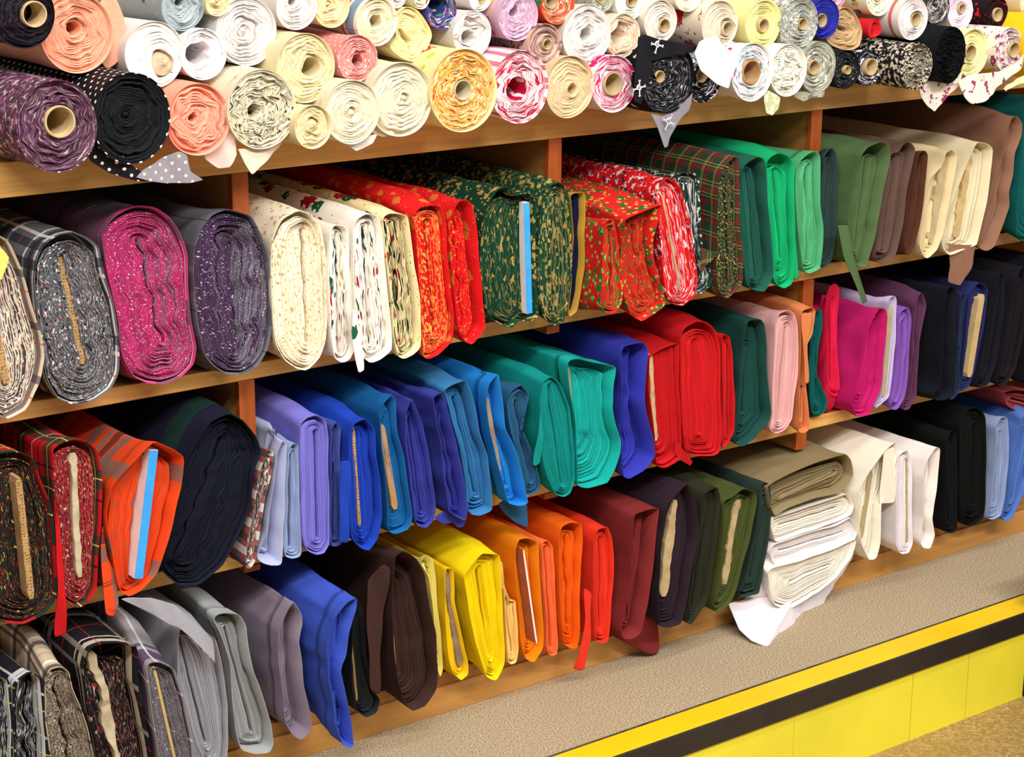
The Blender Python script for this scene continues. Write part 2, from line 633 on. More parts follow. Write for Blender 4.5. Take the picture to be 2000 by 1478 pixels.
def roll(cx, cy, ry, core, spec, Y, label, L=8, wave=0.0022, wl=0.03, sx=1.0, seed=1, endspec=None, depth=0.8, bumpy=0.012, group='rolls of fabric on the top shelf',
         rec=0.004, tube=None, spread=0.003, lean=(0, 0), shape=None, N=72, dep=0.006, ragged=0.0004):
    """core = (x px, y px, r px, kind) with kind t tube, h bare hole, x stuffed"""
    rng = np.random.default_rng(seed)
    c = at(cx, cy, Y)
    top = at(cx, cy - ry, Y)
    rad = abs(top[2] - c[2])
    if shape:
        O = np.array([at(x, y, Y)[[0, 2]] for x, y in smooth_loop(shape, N)])
    else:
        th = np.linspace(0, 2 * np.pi, N, endpoint=False)
        rr = rad * (1 + bumpy * noise1(rng, N, 4))
        O = np.c_[c[0] + np.cos(th) * rr * sx, c[2] + np.sin(th) * rr]
    nr = normals2(O)
    root = empty('fabric_roll', (float(c[0]), 0.3, float(O[:, 1].min())), label, 'fabric roll', group)
    R = Rings()
    us = perim(O)
    rings, vs = [], []
    w1, w2 = noise1(rng, N, 5), noise1(rng, N, 6)
    yr = Y + noise1(rng, N, 4) * 0.002
    for q in (0, 0.003, 0.012, 0.03, 0.06, 0.1, 0.16, 0.25, 0.4, 0.6, depth):
        am = 0.0016 * sstep(0, 0.03, q)
        Q = O + nr * (am * (w1 * math.cos(q * 20) + w2 * math.sin(q * 33) - 0.8))[:, None]
        rings.append(P3(Q + [lean[0] * q, lean[1] * q], yr + q))
        vs.append(q)
    R.add(rings, us, vs, 0)
    R.cap(rings[-1], 0)
    I = O - nr * 0.0014
    I2 = O - nr * 0.002
    R.add([rings[0], P3(I, yr + 0.0004), P3(I2, Y + rec + 0.02), P3(c[[0, 2]] + (I2 - c[[0, 2]]) * 0.6, Y + rec + 0.05)], us, [0, 0.001, 0.02, 0.03], 0, flip=True)
    R.make('outer_wrap', [fabric(spec)], root)
    if core[3] == 's':      # a flattened slot: core = (x0, y0, x1, 's', y1)
        a = at(core[0], core[1], Y)[[0, 2]]
        b = at(core[2], core[4], Y)[[0, 2]]
        ab = b - a
        t_ = np.clip(((I2 - a) @ ab) / (ab @ ab), 0, 1)
        proj = a + ab * t_[:, None]
        dv = I2 - proj
        dv /= np.maximum(1e-6, np.hypot(*dv.T))[:, None]
        K = proj + dv * 0.004
        hole = 0.08
    else:
        cc = at(core[0], core[1], Y)[[0, 2]]
        r_c = rad * core[2] / ry
        dv = I2 - cc
        dv /= np.maximum(1e-6, np.hypot(*dv.T))[:, None]
        K = cc + dv * r_c
        if core[3] == 'h':
            K = cc + dv * (r_c * (1 + 0.16 * noise1(rng, N, 7)))[:, None]
        if core[3] == 'x':
            K = cc + dv * (r_c * (1 + 0.3 * noise1(rng, N, 6)))[:, None]
        hole = 0.02 if core[3] == 'x' else 0.12
    layered_end(rng, I2, K, Y + rec, L, wave, wl, fabric(endspec or spec, True), root, 'rolled_layers', 0.02, hole=hole, spread=spread, dep=dep, ragged=ragged, wavex=1.0)
    if core[3] == 't':
        cardboard_tube(root, cc, r_c * 1.0, Y + rec - 0.004, 0.3, tube or 'beige')
    elif core[3] == 'x':
        tuft(root, cc, r_c * 1.0, Y + rec, fabric(endspec or spec, True), rng)
    return root


def cardboard_tube(root, cc, r, y, depth, kind):
    N = 36
    th = np.linspace(0, 2 * np.pi, N, endpoint=False)
    U = np.c_[np.cos(th), np.sin(th)]
    r1 = r * 0.985
    r2 = r * 0.85
    R = Rings()
    rg = [P3(cc + U * r1, y + depth), P3(cc + U * r1, y + 0.0006), P3(cc + U * (r1 * 0.96), y), P3(cc + U * (r2 * 1.04), y), P3(cc + U * r2, y + 0.0006), P3(cc + U * r2, y + depth)]
    R.add(rg, perim(U * r), [0] * 6, 0)
    o = R.make('cardboard_tube', [mat_board(kind)], root)


def tuft(root, cc, r, y, mat, rng):
    """crumpled inner end of the cloth stuffed into the core"""
    N = 28
    th = np.linspace(0, 2 * np.pi, N, endpoint=False)
    U = np.c_[np.cos(th), np.sin(th)]
    R = Rings()
    rings = []
    g = [noise1(rng, N, 6) for _ in range(7)]
    for i, q in enumerate((1.0, 0.85, 0.68, 0.5, 0.34, 0.2, 0.08)):
        rings.append(P3(cc + U * (r * q * (1 + 0.16 * g[i]))[:, None], y + 0.006 - 0.011 * (1 - q) + g[i] * 0.0035 * (1 - abs(q - 0.5))))
    R.add([P3(cc + U * r * 1.0, y + 0.02)] + rings, perim(U * r), [3, 2.5, 2, 1.6, 1.2, 0.8, 0.4, 0.1], 0)
    R.cap(rings[-1], 0)
    R.make('crumpled_end', [mat], root)


def box(V, Fc, M, lo, hi, m=0):
    b = len(V)
    for x in (lo[0], hi[0]):
        for y in (lo[1], hi[1]):
            for z in (lo[2], hi[2]):
                V.append((x, y, z))
    for f_ in ((0, 1, 3, 2), (4, 6, 7, 5), (0, 4, 5, 1), (2, 3, 7, 6), (0, 2, 6, 4), (1, 5, 7, 3)):
        Fc.append(tuple(b + i for i in f_))
        M.append(m)


def boxobj(name, lo, hi, mat, parent=None, bev=0.0015):
    V, Fc, M = [], [], []
    box(V, Fc, M, lo, hi)
    o = add_mesh(name, V, Fc, None, [mat], M, parent, smooth=False)
    if bev:
        b = o.modifiers.new('bevel', 'BEVEL')
        b.width = bev
        b.segments = 2
    return o


# ------------------------------------------------------------------ the setting
oak = simple('varnished_oak', 'e6ae62', 0.38, 0.10, 9.0, (0.5, 3, 14), 0.06, 0.45)
oak_in = simple('pale_plywood', 'a9763c', 0.6, 0.12, 9.0, (0.5, 1, 8), 0.05, 0.3)
redwood = simple('red_brown_lipping', 'a5501f', 0.4, 0.12, 14.0, (6, 3, 0.7), 0.05, 0.4)
darkred = simple('dark_red_paint', '3d0f10', 0.5, 0.1, 10.0)


def lift(o, kind='structure'):
    o['kind'] = kind
    return o


XL, XR = -0.62, 2.4
unit = empty('shelving_unit', (0.6, 0.35, 0.0), 'long oak shelving unit with red-brown uprights filled with fabric bolts and rolls', 'shelves')
boxobj('top_shelf_board', (XL, 0.0, 0.99), (XR + 0.03, 0.94, 1.04), oak, unit)
for z in (0.665, 0.36):
    boxobj('shelf_board', (XL, 0.004, z), (XR, 0.70, z + 0.025), oak, unit)
boxobj('bottom_board', (XL, 0.004, 0.05), (XR, 0.70, 0.075), oak_in, unit)
boxobj('kick_board', (XL, 0.0, 0.0), (XR, 0.02, 0.05), simple('kick_board_pine', 'c8914e', 0.5, 0.08, 7.0, (0.4, 1, 9), 0.04, 0.3), unit, 0.001)
for x in (-0.588, 0.013, 0.614, 1.235, 2.39):
    for a, b in ((0.69, 0.99), (0.652 if x == 0.614 else 0.385, 0.665), (0.075 if x > 2 else 0.325 if x == 1.235 else 0.35, 0.36)):
        boxobj('divider', (x - 0.028, 0.012, a), (x - 0.006, 0.70, b), oak_in, unit, 0.0008)
        boxobj('divider_lipping', (x - 0.030, 0.0, a), (x - 0.002, 0.012, b), redwood, unit, 0.0008)
boxobj('back_panel', (XL, 0.70, 0.0), (XR, 0.712, 0.99), simple('back_panel_board', '7a5a38', 0.7), unit, 0)

# carpet platform with its safety nosing, the yellow riser and the shop floor
def carpet():
    nt = NT('beige_carpet')
    o = nt.obj()
    n1 = nt.noise(o, 360.0, 3.0, 0.8)
    n2 = nt.noise(o, 5.0, 3.0, 0.6)
    c = nt.mix(soft(nt, n1, 0.38, 0.26), lin('66523c'), lin('e2cfae'))
    c = nt.mix(nt.m('MULTIPLY', soft(nt, n2, 0.35, 0.4), 0.35), c, lin('a48f72'))
    nt.put(nt.b.inputs['Base Color'], c)
    nt.b.inputs['Roughness'].default_value = 1.0
    nt.b.inputs['Specular IOR Level'].default_value = 0.05
    nt.bump(n1, 0.35, 0.0015)
    return nt.mat


lift(boxobj('floor', (-3.2, -0.243, -0.02), (2.6, 1.2, 0.0), carpet(), None, 0))
lift(boxobj('floor', (-3.2, -0.300, -0.20), (2.6, 1.2, -0.021), simple('platform_concrete', '77706a', 0.9), None, 0))
yel = simple('yellow_safety_strip', 'f3c416', 0.45, 0.05, 6.0, (1, 1, 1), 0.05, 0.35)
lift(boxobj('trim_1', (-3.2, -0.303, -0.0195), (1.80, -0.2445, 0.0015), yel, None, 0.001))
lift(boxobj('trim_2', (-3.2, -0.309, -0.043), (1.80, -0.3035, 0.0018), simple('black_rubber_nosing', '2b2422', 0.5, 0.12, 12.0, (1, 1, 1), 0.1, 0.45), None, 0.0022))
lift(boxobj('trim_3', (-3.2, -0.2444, -0.010), (1.80, -0.2405, 0.0025), simple('dirty_metal_edge', '4a4038', 0.6, 0.35, 25.0, (1, 1, 1), 0.3), None, 0.0008))
ymat = simple('yellow_riser_paint', 'eee03c', 0.4, 0.05, 3.5, (1, 1, 1), 0.08, 0.35)
for i, (a, b) in enumerate(((-1.6, -0.2), (-0.2, 0.2), (0.2, 0.63), (0.63, 0.925), (0.925, 1.2395), (1.2405, 1.4), (1.401, 1.575))):
    lift(boxobj('wall_front', (a, -0.3035, -0.187), (b - 0.0008, -0.3005, -0.0435), ymat, None, 0.0004))


def terrazzo():
    nt = NT('tan_floor')
    o = nt.obj()
    n1 = nt.noise(o, 120.0, 3.0, 0.7)
    n2 = nt.noise(o, 4.0, 2.0)
    c = nt.mix(soft(nt, n1, 0.4, 0.3), lin('8d6f3d'), lin('bb9c66'))
    c = nt.mix(nt.m('MULTIPLY', soft(nt, n2, 0.4, 0.3), 0.3), c, lin('a3844e'))
    f = nt.m('GREATER_THAN', nt.noise(o, 260.0, 1.0), 0.72)
    c = nt.mix(f, c, lin('e6d8b4'))
    nt.put(nt.b.inputs['Base Color'], c)
    nt.b.inputs['Roughness'].default_value = 0.5
    return nt.mat


lift(boxobj('floor', (-3.2, -5.5, -0.24), (4.5, -0.298, -0.187), terrazzo(), None, 0))
wallm = simple('cream_wall_paint', 'd8cfbc', 0.8, 0.04)
lift(boxobj('wall_back', (-3.2, 0.96, -0.24), (4.5, 1.02, 2.9), wallm, None, 0))
lift(boxobj('trim_4', (1.577, -0.60, -0.187), (1.90, -0.302, 0.135), darkred, None, 0.002))


# ------------------------------------------------------------------ cloths
def T(base, *ls, **o):
    return (base, list(ls), o)


def S(ax, per, off, wd, hx, cov=0.15, al=0.8):
    return ('s', (ax, per, off, wd), hx, cov, al) if False else ('s', (ax, per, off, wd), hx, cov)


GREYPLAID = T('5d6066', S(1, .11, .05, .07, 'e6e2e0', .25), S(1, .11, .2, .12, '23242c', .3), S(1, .11, .42, .05, 'e6e2e0', 0), S(0, .12, .1, .12, '2a2b33', 0), S(0, .12, .3, .05, 'd9d6d6', 0), S(0, .12, .6, .025, 'b8403a', .10), S(1, .11, .75, .02, 'b8403a', 0), var=.15, dash=160, dv=5)
CREAMPLAID = T('cdb9a4', S(1, .08, .1, .15, '4a4048', .3), S(0, .08, .1, .15, '4a4048', 0), S(1, .08, .5, .1, 'f4ece0', .3), S(0, .08, .5, .03, 'b05048', .06), dash=130, var=.12, edge='3f3840', ew=.3, el=.3)
PINKPLAID = T('56565e', S(1, .25, .0, .16, 'c42f74', .0), S(1, .25, .05, .015, 'efe0ea', .0), S(1, .25, .42, .01, 'd8d4da', 0), S(1, .25, .47, .006, 'd8d4da', 0), S(0, .13, .0, .3, '6a4a62', .0), S(1, .25, .62, .02, '25252b', 0), S(1, .25, .66, .02, '25252b', 0))
PINKPLAID_END = T('b42664', ('n', (1, 1), '77506e', .2), ('n', (1, 1), 'f0d8e2', .09), dash=420, dv=5, var=.16, edge='7c5874', ew=.3, el=.42)
PURPLEPLAID = T('63636c', S(0, .1, .1, .3, '4c4c55', .0), S(1, .16, .3, .01, '2b2b30', .0), S(1, .16, .36, .01, '2b2b30', .0), S(0, .1, .8, .02, '2b2b33', 0), dash=240, var=.14)
PURPLEPLAID_END = T('432b4a', ('n', (1, 1), 'ddd4de', .08), dash=420, dv=5, var=.16, edge='6f6d78', ew=.42, el=.38)
CREAMGOLD = T('f0e6cf', ('v', (75, .28), 'c7a667', .0), ('n', (110, .62), 'c2a05f', .28), dash=150, var=.08)
POINS = T('f2ece2', ('v', (15, .27), 'a01228', .2), ('v', (19, .26), '20553a', .2), ('v', (80, .14), 'c9a866', .06), ('n', (1, 1.0), '2c2f4c', .12), dash=34, var=.05)
HOLLYCREAM = T('f0e0ae', ('v', (16, .30), 'a3152a', .3), ('v', (19, .30), '1c4a2c', .3), ('v', (90, .2), '7fae3a', .06), ('n', (1, 1.0), '1d1418', .34), dash=36)
REDGOLD = T('d21a1c', ('v', (40, .34), 'c8702c', .0), ('n', (220, .66), 'e0a24c', .42), dash=150, var=.08)
REDGOLD2 = T('d2181e', ('n', (260, .66), 'e6a648', .12), ('v', (34, .3), 'c8702c', 0), dash=200, var=.07)
GREENGOLD = T('123c2a', ('v', (66, .34), 'a98c4c', .24), ('v', (130, .26), 'b89a56', .0), dash=80, var=.1)
GREENGOLD2 = T('15402c', ('n', (150, .57), 'a58d50', .42), ('v', (72, .34), 'b09650', 0), dash=90, var=.1)
NAVYGOLD = T('141a44', S(1, .30, .0, .055, 'b8912f', .3), rough=.5)
HOLLYRED = T('c8201e', ('v', (62, .42), '2a6e2c', .35), ('v', (95, .3), '8ac04a', .16), ('n', (90, .66), 'd8a040', 0), dash=70)
HOLLYRED2 = T('c8221e', ('v', (60, .40), '2f5e2a', .3), ('v', (105, .3), 'c9a24a', .16), ('n', (110, .66), 'd8a040', 0), dash=110)
REDTOILE = T('d2161c', ('n', (66, .58), '2b2238', .10), ('n', (85, .56), 'ddd0d4', .34), ('n', (80, .62), '2b2238', .0), dash=44, var=.05)
GREENTOILE = T('18352f', ('n', (70, .56), '20202c', .1), ('n', (90, .55), 'd8d2d2', .42), ('n', (80, .62), '1a1a24', .1), dash=40)
GREENTARTAN = T('213f2e', S(1, .034, .1, .16, '7c1c20', .2), S(0, .034, .1, .16, '7c1c20', 0), S(1, .034, .42, .03, 'b8964a', .3), S(1, .034, .52, .03, 'b8964a', 0), S(0, .034, .42, .03, 'b8964a', 0), S(0, .034, .6, .03, 'b8964a', 0), ('n', (1, 1.0), '17150f', .3), dash=220)
REDTARTAN = T('b8161c', S(1, .10, .1, .3, '123428', .25), S(0, .10, .1, .3, '123428', 0), S(1, .10, .55, .04, '16142c', .2), S(0, .10, .55, .04, '16142c', 0), S(1, .1, .24, .02, 'd8d070', .1), S(0, .1, .24, .02, 'd8d070', 0), S(1, .1, .8, .02, 'ece2e6', .06), dash=130)
DARKTARTAN = T('14352a', S(1, .12, .1, .4, 'a8181e', .28), S(0, .12, .1, .4, 'a8181e', 0), S(1, .12, .3, .02, 'd8d070', .05), S(0, .12, .7, .02, 'd8d070', 0), dash=110)
REDTAR2_END = T('94202a', ('n', (1, 1), '1d1c34', .3), ('n', (1, 1), 'd8c8a8', .16), ('n', (1, 1), 'c4602a', .16), dash=170, var=.14)
ORANGETARTAN = T('d8461c', S(1, .2, .30, .12, '5e5a54', .0), S(1, .2, .44, .1, '2c2a2a', .0), S(1, .2, .56, .07, '6a665e', .12), S(1, .2, .70, .12, '5e5a54', 0), S(1, .2, .12, .012, '5a2a1c', 0), S(1, .2, .145, .008, '5a2a1c', 0), S(0, .15, .1, .18, '6a6058', 0), dash=60, var=.08)
NAVYTWEED = T('17192b', S(1, .22, .2, .2, '14302b', .1), var=.12)
SMALLPLAID = T('6a5f5c', S(1, .03, .1, .35, 'b5403e', .3), S(0, .045, .1, .3, 'd8d4d0', .3), S(0, .045, .6, .25, '3c3838', .2), dash=120)
BLACKCHECK = T('1c1d24', S(1, .11, .05, .22, 'd8d8dc', .22), S(1, .11, .12, .02, '1c1d24', 0), S(0, .07, .1, .06, 'c8c8d0', .2), S(0, .07, .5, .03, 'd8d070', .04), dash=50)
BEIGECHECK = T('b7a58e', S(1, .055, .05, .15, '26242a', .3), S(1, .055, .3, .1, 'e8e0d4', 0), S(0, .055, .1, .12, '3a363c', .25), S(1, .055, .7, .02, 'a8403a', .05), dash=260, var=.16)
REDBLACK = T('1b1a1e', S(1, .10, .1, .12, 'c9bda8', .14), S(1, .10, .3, .03, 'd0c8b8', 0), S(0, .08, .2, .12, '8a7f78', .08), S(0, .08, .6, .02, 'b8262a', .16), S(1, .10, .7, .02, 'b8262a', 0), dash=80)
GREYPURPLE = T('8d878a', S(1, .12, .1, .2, '3f2350', .2), S(1, .12, .35, .05, '3f2350', 0), S(0, .08, .3, .06, 'c8c4c8', .1), ('n', (1, 1.0), 'f0eef0', .05), dash=260, var=.15)


def C(h, **o):
    return (h, [], o)


B = []


def b(row, pts, spec, label, **k):
    B.append((row, pts, spec, label, k))


# ---- bolt row under the top shelf
b(1, [(-40,468),(0,460),(20,475),(41,520),(64,600),(81,651),(88,695),(78,746),(51,800),(14,819),(-20,800),(-50,740),(-75,640),(-80,560),(-65,500)], CREAMPLAID,
  'cream and black checked bolt with a yellow tag at the left edge', core=(-25, 540, 17, 752, 'corr', dict(th=.012, pro=.004)), L=10, wave=.0012, endspec=CREAMPLAID)
b(1, [(71,506),(88,475),(115,457),(145,452),(173,465),(193,482),(203,533),(220,584),(233,655),(233,726),(217,760),(183,783),(142,790),(112,777),(91,739),(79,668),(71,600),(66,550)], GREYPLAID,
  'grey plaid flannel bolt wound on a corrugated cardboard core', core=(118, 500, 165, 712, 'corr', dict(th=.011, pro=.003)), L=17, wave=.003, wl=.055, gap=(.05, .06), rec=.008, endspec=GREYPLAID)
b(1, [(198,459),(217,428),(244,410),(271,401),(304,404),(332,425),(352,455),(367,499),(369,567),(376,634),(386,678),(379,712),(355,736),(321,751),(288,749),(260,736),(240,702),(233,668),(230,628),(217,567),(203,506)], PINKPLAID,
  'thick bright pink and grey flannel bolt with wavy layers', core=(272, 472, 318, 672), L=20, wave=.0038, wl=.05, gap=(.03, .03), rec=.006, endspec=PINKPLAID_END)
b(1, [(377,533),(379,492),(392,445),(416,418),(443,408),(473,415),(491,422),(510,458),(522,495),(531,544),(533,635),(524,681),(502,717),(473,732),(440,730),(413,712),(396,689),(386,634),(379,584)], PURPLEPLAID,
  'thick dark purple and grey flannel bolt beside the first upright', core=(450, 472, 465, 690), L=19, wave=.0034, wl=.05, gap=(.03, .03), rec=.006, endspec=PURPLEPLAID_END)
b(1, [(531,470),(549,428),(580,410),(607,417),(627,443),(634,483),(639,544),(641,604),(636,665),(625,699),(601,723),(580,720),(558,705),(540,674),(534,635),(529,559)], CREAMGOLD,
  'cream cotton bolt with small gold print right of the first upright', core=(592, 450, 601, 670), L=16, wave=.0012, gap=(.04, .06), rec=.004)
b(1, [(644,458),(653,440),(671,440),(682,452),(683,513),(686,574),(694,659),(695,678),(683,702),(668,709),(653,699),(645,640),(641,540)], POINS,
  'thin white bolt with poinsettia print beside the cream and gold bolt', core=(662, 455, 668, 690), L=6, wave=.0008)
b(1, [(689,452),(697,428),(717,417),(738,422),(747,446),(752,513),(758,574),(765,650),(765,684),(744,702),(723,709),(708,696),(700,650),(692,574),(689,513)], POINS,
  'wider white bolt with poinsettia print and a corner of cloth hanging below it', core=(715, 445, 730, 675), L=8, wave=.001,
  flaps=[([(694,600),(706,640),(712,700),(712,723),(700,728),(694,700),(688,650)], -.004)])
b(1, [(747,428),(759,416),(781,417),(796,422),(802,458),(810,513),(819,574),(822,635),(822,678),(808,693),(790,702),(778,696),(768,650),(765,589),(759,544),(753,498)], HOLLYCREAM,
  'cream holly print bolt with dark-edged layers left of the red and gold bolt', core=(767, 435, 788, 670), L=9, wave=.0016, gap=(.03, .2), rec=.01)
b(1, [(805,422),(820,405),(842,399),(863,404),(872,437),(875,513),(881,574),(887,620),(884,665),(857,693),(835,702),(826,693),(823,635),(820,574),(816,513),(811,452)], REDGOLD,
  'red bolt printed with gold snowflakes, its layers tightly wound', core=(833, 432, 852, 650), L=11, wave=.001, gap=(.04, .1), rec=.008)
b(1, [(886,408),(896,392),(911,389),(923,399),(932,445),(937,509),(944,585),(949,640),(923,672),(908,667),(896,646),(889,585),(880,494),(877,433)], REDGOLD2,
  'loose scarlet bolt with gold specks left of the green and gold bolts', core=(897, 420, 915, 640), L=6, wave=.003, gap=(.06, .3), rec=.02)
b(1, [(941,415),(963,372),(985,362),(1005,380),(1030,374),(1045,395),(1047,494),(1050,585),(1052,618),(1030,630),(1014,625),(999,642),(972,631),(953,615),(942,555),(937,494)], GREENGOLD,
  'dark green bolt with gold Christmas motifs and a blue and white core board', core=(1029, 396, 1035, 612, 'blue', dict(th=.012, pro=.016)), L=10, wave=.0015, gap=(.08, .10), rec=.016, hood=.006)
b(1, [(1051,445),(1060,396),(1075,363),(1091,355),(1106,366),(1112,396),(1116,463),(1118,524),(1112,585),(1103,628),(1084,637),(1066,625),(1054,594),(1049,524)], GREENGOLD2,
  'dark green and gold bolt with dense flat layers in front of the second upright', core=(1083, 385, 1083, 610), L=12, wave=.0008, gap=(.03, .05), rec=.006)
b(1, [(1113,384),(1121,376),(1139,375),(1144,387),(1142,463),(1142,524),(1130,597),(1127,609),(1113,620),(1110,612),(1115,555),(1119,463)], NAVYGOLD,
  'very thin navy cloth with a shiny gold border', core=(1130, 400, 1124, 590), L=2, gap=(.03, .1), rec=.014, endspec=C('10153a'), rc=.001)
b(1, [(1180,445),(1185,433),(1200,427),(1205,457),(1209,494),(1217,539),(1215,588),(1200,612),(1182,611),(1173,597),(1176,539),(1177,478)], HOLLYRED,
  'small red bolt with green holly print, lower than its neighbours', core=(1194, 450, 1198, 590), L=7, wave=.0014, rec=.006)
b(1, [(1207,425),(1234,412),(1261,400),(1279,397),(1272,469),(1282,524),(1298,579),(1296,600),(1255,628),(1231,612),(1218,579),(1214,524),(1208,463)], HOLLYRED2,
  'bulky red holly bolt whose outer wrap opens like a hood', core=(1243, 440, 1262, 585), L=9, wave=.003, gap=(.09, .1), rec=.014, hood=.02)
b(1, [(1280,382),(1287,359),(1304,345),(1321,352),(1335,382),(1347,427),(1355,484),(1364,541),(1358,578),(1335,598),(1315,595),(1301,575),(1295,535),(1290,470),(1284,427)], REDTOILE,
  'red bolt with white and black landscape print around a thin grey core', core=(1295, 380, 1331, 565, 'khaki', dict(th=.004, pro=.002)), L=7, wave=.001, rec=.004)
b(1, [(1323,348),(1335,336),(1355,336),(1366,345),(1368,399),(1369,456),(1375,498),(1392,541),(1386,561),(1369,574),(1358,572),(1361,535),(1352,470),(1338,399)], GREENTOILE,
  'black and white landscape print bolt squeezed behind the red one', L=6, wave=.0015, rec=.01)
b(1, [(1401,382),(1409,336),(1418,322),(1435,304),(1443,308),(1445,370),(1445,441),(1452,513),(1449,555),(1420,584),(1409,575),(1401,555),(1398,513),(1401,441)], GREENTARTAN,
  'green and red tartan bolt with gold threads', core=(1424, 345, 1428, 560), L=8, wave=.0016, gap=(.06, .12), rec=.012,
  flaps=[([(1364,535),(1372,485),(1385,490),(1402,498),(1392,512),(1376,525)], -.012)])
b(1, [(1446,331),(1457,316),(1477,305),(1489,311),(1497,359),(1503,427),(1509,484),(1511,538),(1494,569),(1472,566),(1457,552),(1449,484),(1443,399)], C('1f5448'),
  'dark sea-green cotton bolt right of the gold-threaded tartan', core=(1466, 340, 1484, 545), L=9, wave=.0012, gap=(.08, .14), rec=.018, hood=.005)
b(1, [(1497,319),(1506,305),(1523,297),(1543,305),(1551,322),(1551,399),(1553,484),(1548,552),(1531,564),(1517,555),(1509,535),(1507,484),(1500,399)], C('12a468'),
  'bright emerald cotton bolt with a curled inner fold', core=(1518, 334, 1527, 505), L=8, wave=.0016, gap=(.1, .12), rec=.01, flaps=[([(1550,400),(1556,480),(1562,540),(1556,548),(1551,520)], .004)])
b(1, [(1554,342),(1563,314),(1580,298),(1594,294),(1602,308),(1602,399),(1609,441),(1607,484),(1602,524),(1580,535),(1568,527),(1563,484),(1553,399)], C('4fa574'),
  'soft mint green bolt with a crumpled centre', core=(1583, 325, 1584, 510), L=7, wave=.003, wl=.04, gap=(.07, .14), rec=.014, hem=.03)
b(1, [(1607,314),(1611,302),(1625,288),(1634,302),(1636,342),(1635,399),(1634,456),(1625,507),(1611,524),(1604,515),(1608,456),(1602,399)], C('2b3d3c'),
  'charcoal green bolt just in front of the third upright', L=6, gap=(.07, .15), rec=.012, hem=.03)
b(1, [(1675,301),(1687,285),(1716,273),(1729,280),(1734,301),(1729,347),(1721,399),(1713,450),(1703,488),(1695,519),(1685,524),(1672,517),(1662,486),(1657,437),(1662,386),(1669,334)], C('4f6640'),
  'olive green bolt with a long strip of cloth hanging below the shelf', core=(1706, 310, 1683, 490), L=8, wave=.0025, gap=(.1, .12), rec=.02, hood=.01, wrinkle=.004,
  flaps=[([(1634,440),(1655,440),(1662,490),(1676,530),(1698,588),(1682,592),(1664,548),(1645,500)], .0)])
b(1, [(1740,300),(1754,296),(1765,279),(1777,276),(1788,291),(1780,334),(1770,386),(1765,437),(1752,488),(1744,506),(1726,515),(1708,506),(1713,463),(1721,399),(1729,347)], C('5e4740'),
  'taupe brown bolt between the olive and the chocolate ones', core=(1757, 310, 1735, 480), L=7, wave=.002, gap=(.08, .12), rec=.016)
b(1, [(1795,301),(1806,293),(1813,303),(1810,347),(1803,399),(1798,437),(1788,476),(1777,499),(1767,494),(1765,463),(1770,411),(1780,360)], C('4f2d22'),
  'thin chocolate brown bolt left of the cream ones', L=4, gap=(.1, .15), rec=.014)
b(1, [(1839,324),(1847,298),(1860,291),(1870,303),(1867,334),(1857,386),(1849,424),(1842,458),(1831,488),(1813,505),(1803,499),(1795,476),(1798,437),(1806,386),(1818,347)], C('d8c49a'),
  'cream bolt with a broad cardboard core showing, left of the ivory bolt', core=(1855, 312, 1828, 478, 'khaki', dict(th=.022, pro=.004, rough=.001)), L=5, wave=.002, gap=(.06, .2), rec=.016)
b(1, [(1898,298),(1908,278),(1926,279),(1939,291),(1934,347),(1926,399),(1916,450),(1908,478),(1888,486),(1857,499),(1844,488),(1839,463),(1857,399),(1880,345)], C('dccfae'),
  'ivory bolt with a torn cardboard core, left of the big brown bolt', core=(1906, 305, 1878, 466, 'tan', dict(th=.022, pro=.006, rough=.002)), L=6, wave=.001, gap=(.06, .12), rec=.02)
b(1, [(1968,257),(1978,229),(1988,226),(1998,240),(1996,265),(1983,298),(1980,339),(1970,375),(1971,404),(1960,437),(1942,481),(1926,491),(1911,483),(1921,437),(1934,386),(1955,321)], C('8a6450'),
  'large brown cotton bolt standing tall at the right end of the upper row', core=(1978, 270, 1935, 460), L=6, wave=.004, gap=(.08, .2), rec=.022, wrinkle=.004,
  flaps=[([(1856,478),(1905,478),(1895,515),(1885,540),(1876,558),(1858,552),(1860,520)], .006)])
b(1, [(1995,300),(2003,215),(2030,178),(2070,185),(2090,240),(2080,400),(2040,470),(2010,476),(1985,460),(1985,400)], C('0d5a58'),
  'dark teal cloth at the right edge beyond the big brown bolt', L=6, gap=(.08, .2), rec=.02)

# ---- middle bolt row
b(2, [(-70,925),(-40,893),(0,884),(36,881),(64,893),(80,935),(100,985),(108,1040),(112,1120),(108,1170),(85,1200),(45,1218),(0,1215),(-50,1190),(-75,1100),(-80,1000)], DARKTARTAN,
  'dark green and red tartan bolt with a thick corrugated core at the left edge', core=(24, 925, 50, 1160, 'corr', dict(th=.010, pro=.028)), L=15, wave=.0008, gap=(.04, .05), rec=.006, endspec=T('1c1f1e', ('n', (1, 1), '8a1c22', .3), ('n', (1, 1), '14352a', .3), ('n', (1, 1), 'd8d070', .05), dash=110))
b(2, [(103,878),(122,864),(152,857),(177,864),(192,881),(201,920),(201,963),(198,1009),(195,1054),(192,1100),(189,1146),(174,1176),(152,1188),(131,1176),(119,1155),(112,1085),(110,1009),(104,933)], REDTARTAN,
  'red tartan bolt wound on a pale board, a red strip hanging from it', core=(143, 886, 156, 1128, 'pale', dict(th=.012, pro=.006, rough=.0015)), L=9, wave=.0012, gap=(.05, .12), rec=.008, endspec=REDTAR2_END,
  flaps=[([(109,1000),(118,1010),(124,1120),(127,1235),(106,1243),(110,1120)], .0, T('b8161c', S(0, .30, .1, .03, '16142c', .2)))])
